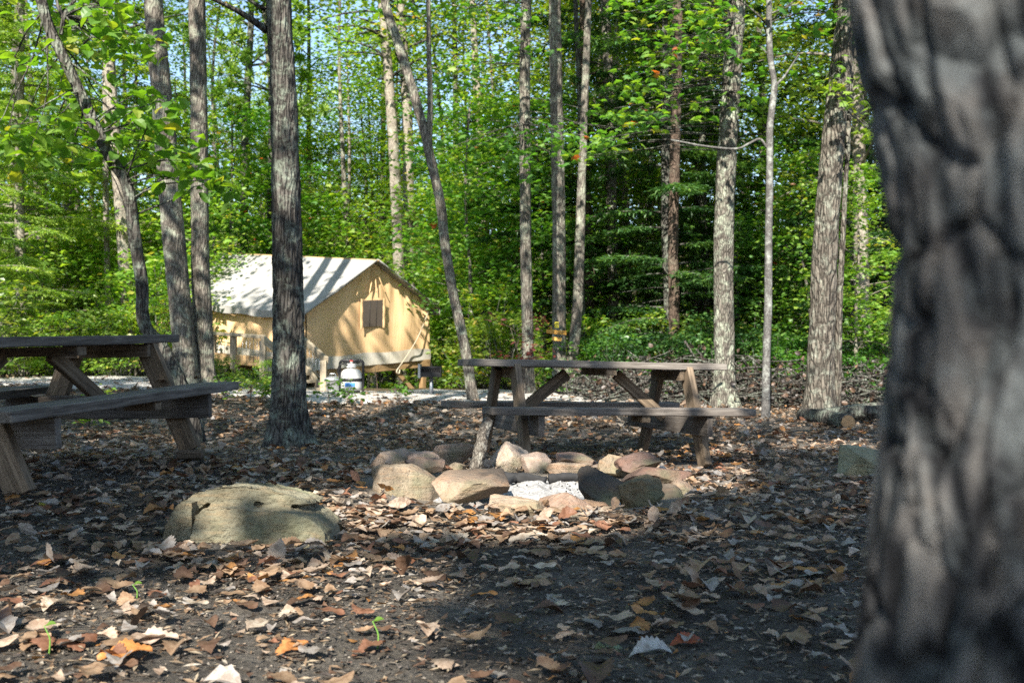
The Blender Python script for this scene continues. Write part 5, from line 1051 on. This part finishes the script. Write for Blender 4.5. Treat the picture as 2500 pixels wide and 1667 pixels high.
def zone(px, py):
    if py > 1540: return 'at the bottom edge ' + ('left of the middle' if px < 1000 else 'right of the middle')
    if px < 400: return 'left of the tan boulder'
    if px < 830: return 'in front of the tan boulder' if py > 1330 else 'behind the tan boulder'
    if px < 1010 and py < 1330: return 'between the boulder and the fire ring'
    if px < 1330: return 'before the left front of the fire ring'
    if px < 1680: return 'before the right front of the fire ring'
    return 'between the fire ring and the blurred trunk'
def form(i):
    if tl[i] > .55: return 'upright'
    v = DRY_T[ti[i]][0]; s = v[:, 2].max() - v[:, 2].min()
    return 'tightly curled' if s > .34 else ('curled' if s > .20 else 'flat')
grp = {}
for i in big: grp.setdefault((PAL[ci[i]][1], form(i), zone(qx[i], qy[i])), []).append(i)
ordn = ['leftmost', 'second from left', 'third from left', 'fourth from left', 'fifth from left', 'sixth from left', 'seventh from left', 'eighth from left', 'ninth from left', 'tenth from left', 'eleventh from left', 'twelfth from left']
for (c, f, z), L in grp.items():
    L.sort(key=lambda i: qx[i])
    for q, i in enumerate(L):
        o = link('fallen_leaf', LM[ti[i]]); sd_ = np.cross(Nn[i], D[i]); M = Matrix((D[i], sd_, Nn[i])).transposed().to_4x4(); M = M @ Matrix.Scale(Lf[i], 4); M.translation = P[i]; o.matrix_world = M; o.color = (*colr[i], 1)
        pre = '' if len(L) == 1 else (ordn[min(q, 11)] if q < len(L) - 1 else 'rightmost') + ' '
        tag(o, f"{pre}{c} {f} leaf {z}", 'leaf', 'fallen leaves on the near ground')
mb = MB(); n = 20000; y = np.sqrt(rng.uniform(1.9 ** 2, 6.5 ** 2, n)); x = rng.uniform(-.58, .5, n) * y; q = np.hypot(x - .1, y - 5.5) > .95; x, y = x[q], y[q]; n = len(x); a = rng.uniform(0, 6.28, n)
cc = np.array([(.34, .28, .20), (.10, .08, .06), (.05, .04, .035), (.24, .17, .11), (.40, .36, .30)])[rng.choice(5, n, p=[.22, .28, .22, .18, .10])] * rng.uniform(.7, 1.2, n)[:, None]
scatter(mb, NEEDLE, np.stack([x, y, gz(x, y) + rng.uniform(.004, .016, n)], -1), np.stack([np.cos(a), np.sin(a), rng.normal(0, .15, n)], -1), rnorm(n, .4), rng.uniform(.010, .05, n), np.concatenate([cc, np.ones((n, 1))], 1))
n = 42000; y = np.sqrt(rng.uniform(1.9 ** 2, 7.0 ** 2, n)); x = rng.uniform(-.58, .5, n) * y; q = np.hypot(x - .1, y - 5.5) > .95; x, y = x[q], y[q]; n = len(x)
cc = np.array([(.05, .044, .038), (.10, .088, .075), (.17, .15, .125), (.30, .27, .225)])[rng.choice(4, n, p=[.38, .34, .2, .08])]
scatter(mb, OCT, np.stack([x, y, gz(x, y) + rng.uniform(.0, .008, n)], -1), rdir(n, -.2, .2), rnorm(n, .4), .004 + .016 * rng.random(n) ** 3, np.concatenate([cc, np.ones((n, 1))], 1))
n = 16000; y = np.sqrt(rng.uniform(1.9 ** 2, 9.5 ** 2, n)); x = rng.uniform(-.58, .5, n) * y; q = np.hypot(x - .1, y - 5.5) > .95; x, y = x[q], y[q]; n = len(x); a = rng.uniform(0, 6.28, n); t9 = rng.integers(0, 14, n)
cc = np.array([p[0] for p in PAL])[rng.choice(len(PAL), n, p=[.15, .26, .04, .32, .15, .06, .02])] * rng.uniform(.55, 1.1, n)[:, None]; ll = rng.uniform(.018, .05, n); nn = rnorm(n, .22); dd = np.stack([np.cos(a), np.sin(a), rng.normal(0, .1, n)], -1)
for t in range(14):
    k = t9 == t; T5 = (DRY_T[t][0][:12] * [1.6, 1, 1], DRY_T[t][1][:6]); scatter(mb, T5, np.stack([x, y, gz(x, y) + .006 + ll * .06], -1)[k], dd[k], nn[k], ll[k], np.concatenate([cc, np.ones((n, 1))], 1)[k])
n = 900; y = np.sqrt(rng.uniform(1.9 ** 2, 10 ** 2, n)); x = rng.uniform(-.58, .5, n) * y; a = rng.uniform(0, 6.28, n); TW = (NEEDLE[0] * [1, .12, .5], NEEDLE[1]); scatter(mb, TW, np.stack([x, y, gz(x, y) + .012], -1), np.stack([np.cos(a), np.sin(a), 0 * a], -1), rnorm(n, .3), rng.uniform(.05, .2, n), np.array([.09, .07, .055, 1]) * rng.uniform(.6, 2.2, (n, 1)))
o = mb.obj('leaf_crumbs', DRY_A, None, False, True); o['label'] = 'crumbled leaf bits, soil clods and bark chips on the bare soil'; kind(o, 'stuff')
for px, py, y, L, cl_, lb in ((430, 930, 6.5, .10, (.16, .10, .06), 'dark curled leaf lying on the far end of the left bench'), (495, 926, 6.8, .07, (.20, .13, .08), 'small brown leaf on the tip of the left bench'), (95, 974, 4.7, .08, (.24, .17, .11), 'tan leaf on the near end of the left bench'), (170, 809, 6.3, .10, (.13, .07, .045), 'dark brown leaf on the left table top'), (255, 807, 6.6, .07, (.10, .055, .04), 'small dark leaf near the far end of the left table top'), (1578, 871, 8.35, .12, (.38, .29, .2), 'tan leaf lying on the right picnic table top'), (1780, 993, 8.0, .06, (.3, .22, .14), 'small leaf on the right end of the front bench')):
    o = link('fallen_leaf', LM[int(px) % 14]); c = at(px, py, y); o.location = c + np.array([-L / 2, 0, .006]); o.scale = (L, L, L); o.rotation_euler = (.1, -.05, px); o.color = (*cl_, 1); tag(o, lb, 'leaf', 'fallen leaves on the tables')
# one pale green lobed oak leaf, one green scrap, acorns, hulls, sprouts, twigs
lob = [(0, .01), (.12, .03), (.22, .22), (.30, .26), (.30, .06), (.42, .05), (.50, .36), (.60, .42), (.58, .08), (.68, .07), (.80, .28), (.86, .24), (.82, .05), (1, 0)]
pts = [(x, y, .25 * y * y - .3 * (x - .5) ** 2) for x, y in lob] + [(x, -y, .25 * y * y - .3 * (x - .5) ** 2) for x, y in lob[-2::-1]]
m_ = MB(); mid = [(.02, 0, 0), (.36, 0, 0), (.63, 0, 0), (.84, 0, 0)]; N_ = len(pts); allp = pts + mid
def near(i): return N_ + int(np.argmin([abs(pts[i][0] - m[0]) for m in mid]))
fc = []
for i in range(N_ - 1):
    a, b = near(i), near(i + 1); fc.append((i, i + 1, a)); 
    if a != b: fc.append((a, i + 1, b))
m_.add(np.array(allp), np.array(fc)); c = gpt(1495, 1592); o = m_.obj('fallen_leaf', DRY_O); o.location = c + np.array([-.05, -.02, .022]); o.scale = (.105,) * 3; o.rotation_euler = (.25, .15, .5); o.color = (.26, .31, .17, 1); tag(o, 'pale green deeply lobed oak leaf at the bottom right', 'leaf', 'fallen leaves on the near ground')
for px, py, rz, L, colr_, lb in ((1680, 1585, .3, .10, (.30, .075, .03), 'glossy red-brown leaf at the bottom right beside the silver ones'), (1590, 1610, .1, .12, (.46, .45, .43), 'long silver-white leaf at the bottom right beside the red-brown leaf'), (300, 1620, .25, .13, (.46, .20, .06), 'big orange leaf in sun at the bottom left corner'), (720, 1610, .8, .10, (.44, .20, .07), 'upright orange leaf in sun left of the bottom middle'), (370, 1585, .2, .13, (.55, .44, .36), 'large cream leaf in sun above the big orange leaf')):
    c = gpt(px, py); o = link('fallen_leaf', LM[int(px) % 14]); o.location = c + np.array([-L / 2, 0, .018]); o.scale = (L, L, L); o.rotation_euler = (.2, -.1, rz); o.color = (*colr_, 1); tag(o, lb, 'leaf', 'fallen leaves on the near ground')
for px, py, m2, r, lb in ((1132, 1268, NUT, .013, 'brown acorn beside the small pale stone of the fire ring'), (195, 1396, NUT, .014, 'brown acorn left of the tan boulder in dim sun'), (262, 1366, NUT, .013, 'brown acorn among leaves at the foot of the boulder'), (1605, 1425, NUT, .012, 'brown acorn on bare soil right of the middle'), (1180, 1412, NUT, .012, 'brown acorn among leaves below the fire ring'), (30, 1208, HICK, .014, 'yellow nut hull by the near left table foot'), (102, 1238, HICK, .015, 'yellow nut hull on shaded ground left of the boulder'), (66, 1112, HICK, .014, 'yellow-brown nut hull under the left table'), (582, 1154, HICK, .013, 'yellow nut hull behind the tan boulder'), (976, 1314, HICK, .012, 'yellow nut hull left of the low front stones')):
    c = gpt(px, py); mb = MB(); lathe(mb, [(0, -r), (r * .7, -r * .75), (r, 0), (r * .85, r * .6), (r * .4, r * 1.1), (0, r * 1.25)], 14); root = mb.obj('acorn' if m2 is NUT else 'nut_hull', m2); root.location = c + np.array([0, 0, r * .8]); root.rotation_euler = (rng.uniform(.6, 1.6), 0, rng.uniform(0, 6)); tag(root, lb, 'acorn' if m2 is NUT else 'nut', 'nuts on the ground')
    if m2 is NUT: mb = MB(); lathe(mb, [(0, -r * 1.2), (r * .8, -r * .95), (r * 1.1, -r * .3), (r * 1.02, -r * .1)], 14); mb.obj('cap', W_LEG, root)
for px, py, h, lb in ((118, 1600, .075, 'curved green sprout in the bottom left corner'), (332, 1465, .05, 'tiny green sprout below the boulder on the left'), (920, 1590, .08, 'green sprout with one small leaf near the bottom middle')):
    c = gpt(px, py); root = empty('sprout', c, lb, 'sprout', 'sprouts in the soil'); mb = MB(); tube(mb, [(0, 0, -.01), (.004, 0, h * .5), (-.004, 0, h * .8), (-.012, 0, h)], [.0022, .002, .0018, .0012], 6, 12); mb.obj('stem', STEMG, root); mb = MB(); scatter(mb, OAK, np.array([[-.012, 0, h]]), np.array([[1., 0, .3]]), np.array([[0, -.4, 1.]]), np.array([.03]), np.array([.6])); mb.obj('leaf_blade', LF_OAK, root, False, True)
for k, (p, q, r, lb) in enumerate((((1990, 1500), (2090, 1545), .004, 'crooked dark twig at the foot of the blurred trunk'), ((1860, 1425), (2060, 1405), .004, 'long thin twig right of the middle ground'), ((1440, 1620), (1520, 1640), .005, 'pale short twig at the bottom right of the middle'), ((60, 1118), (170, 1120), .012, 'dark stick lying under the left picnic table'), ((350, 1118), (240, 1108), .008, 'thin dark stick behind the stick under the left table'))):
    a, b = gpt(*p), gpt(*q); a[2] += r; b[2] += r; stick('twig', lb, 'twig', [a, (a + b) / 2 + [0, .02, .006], b], r, BK_DARK, 8, 16, .3, 'twigs on the ground')
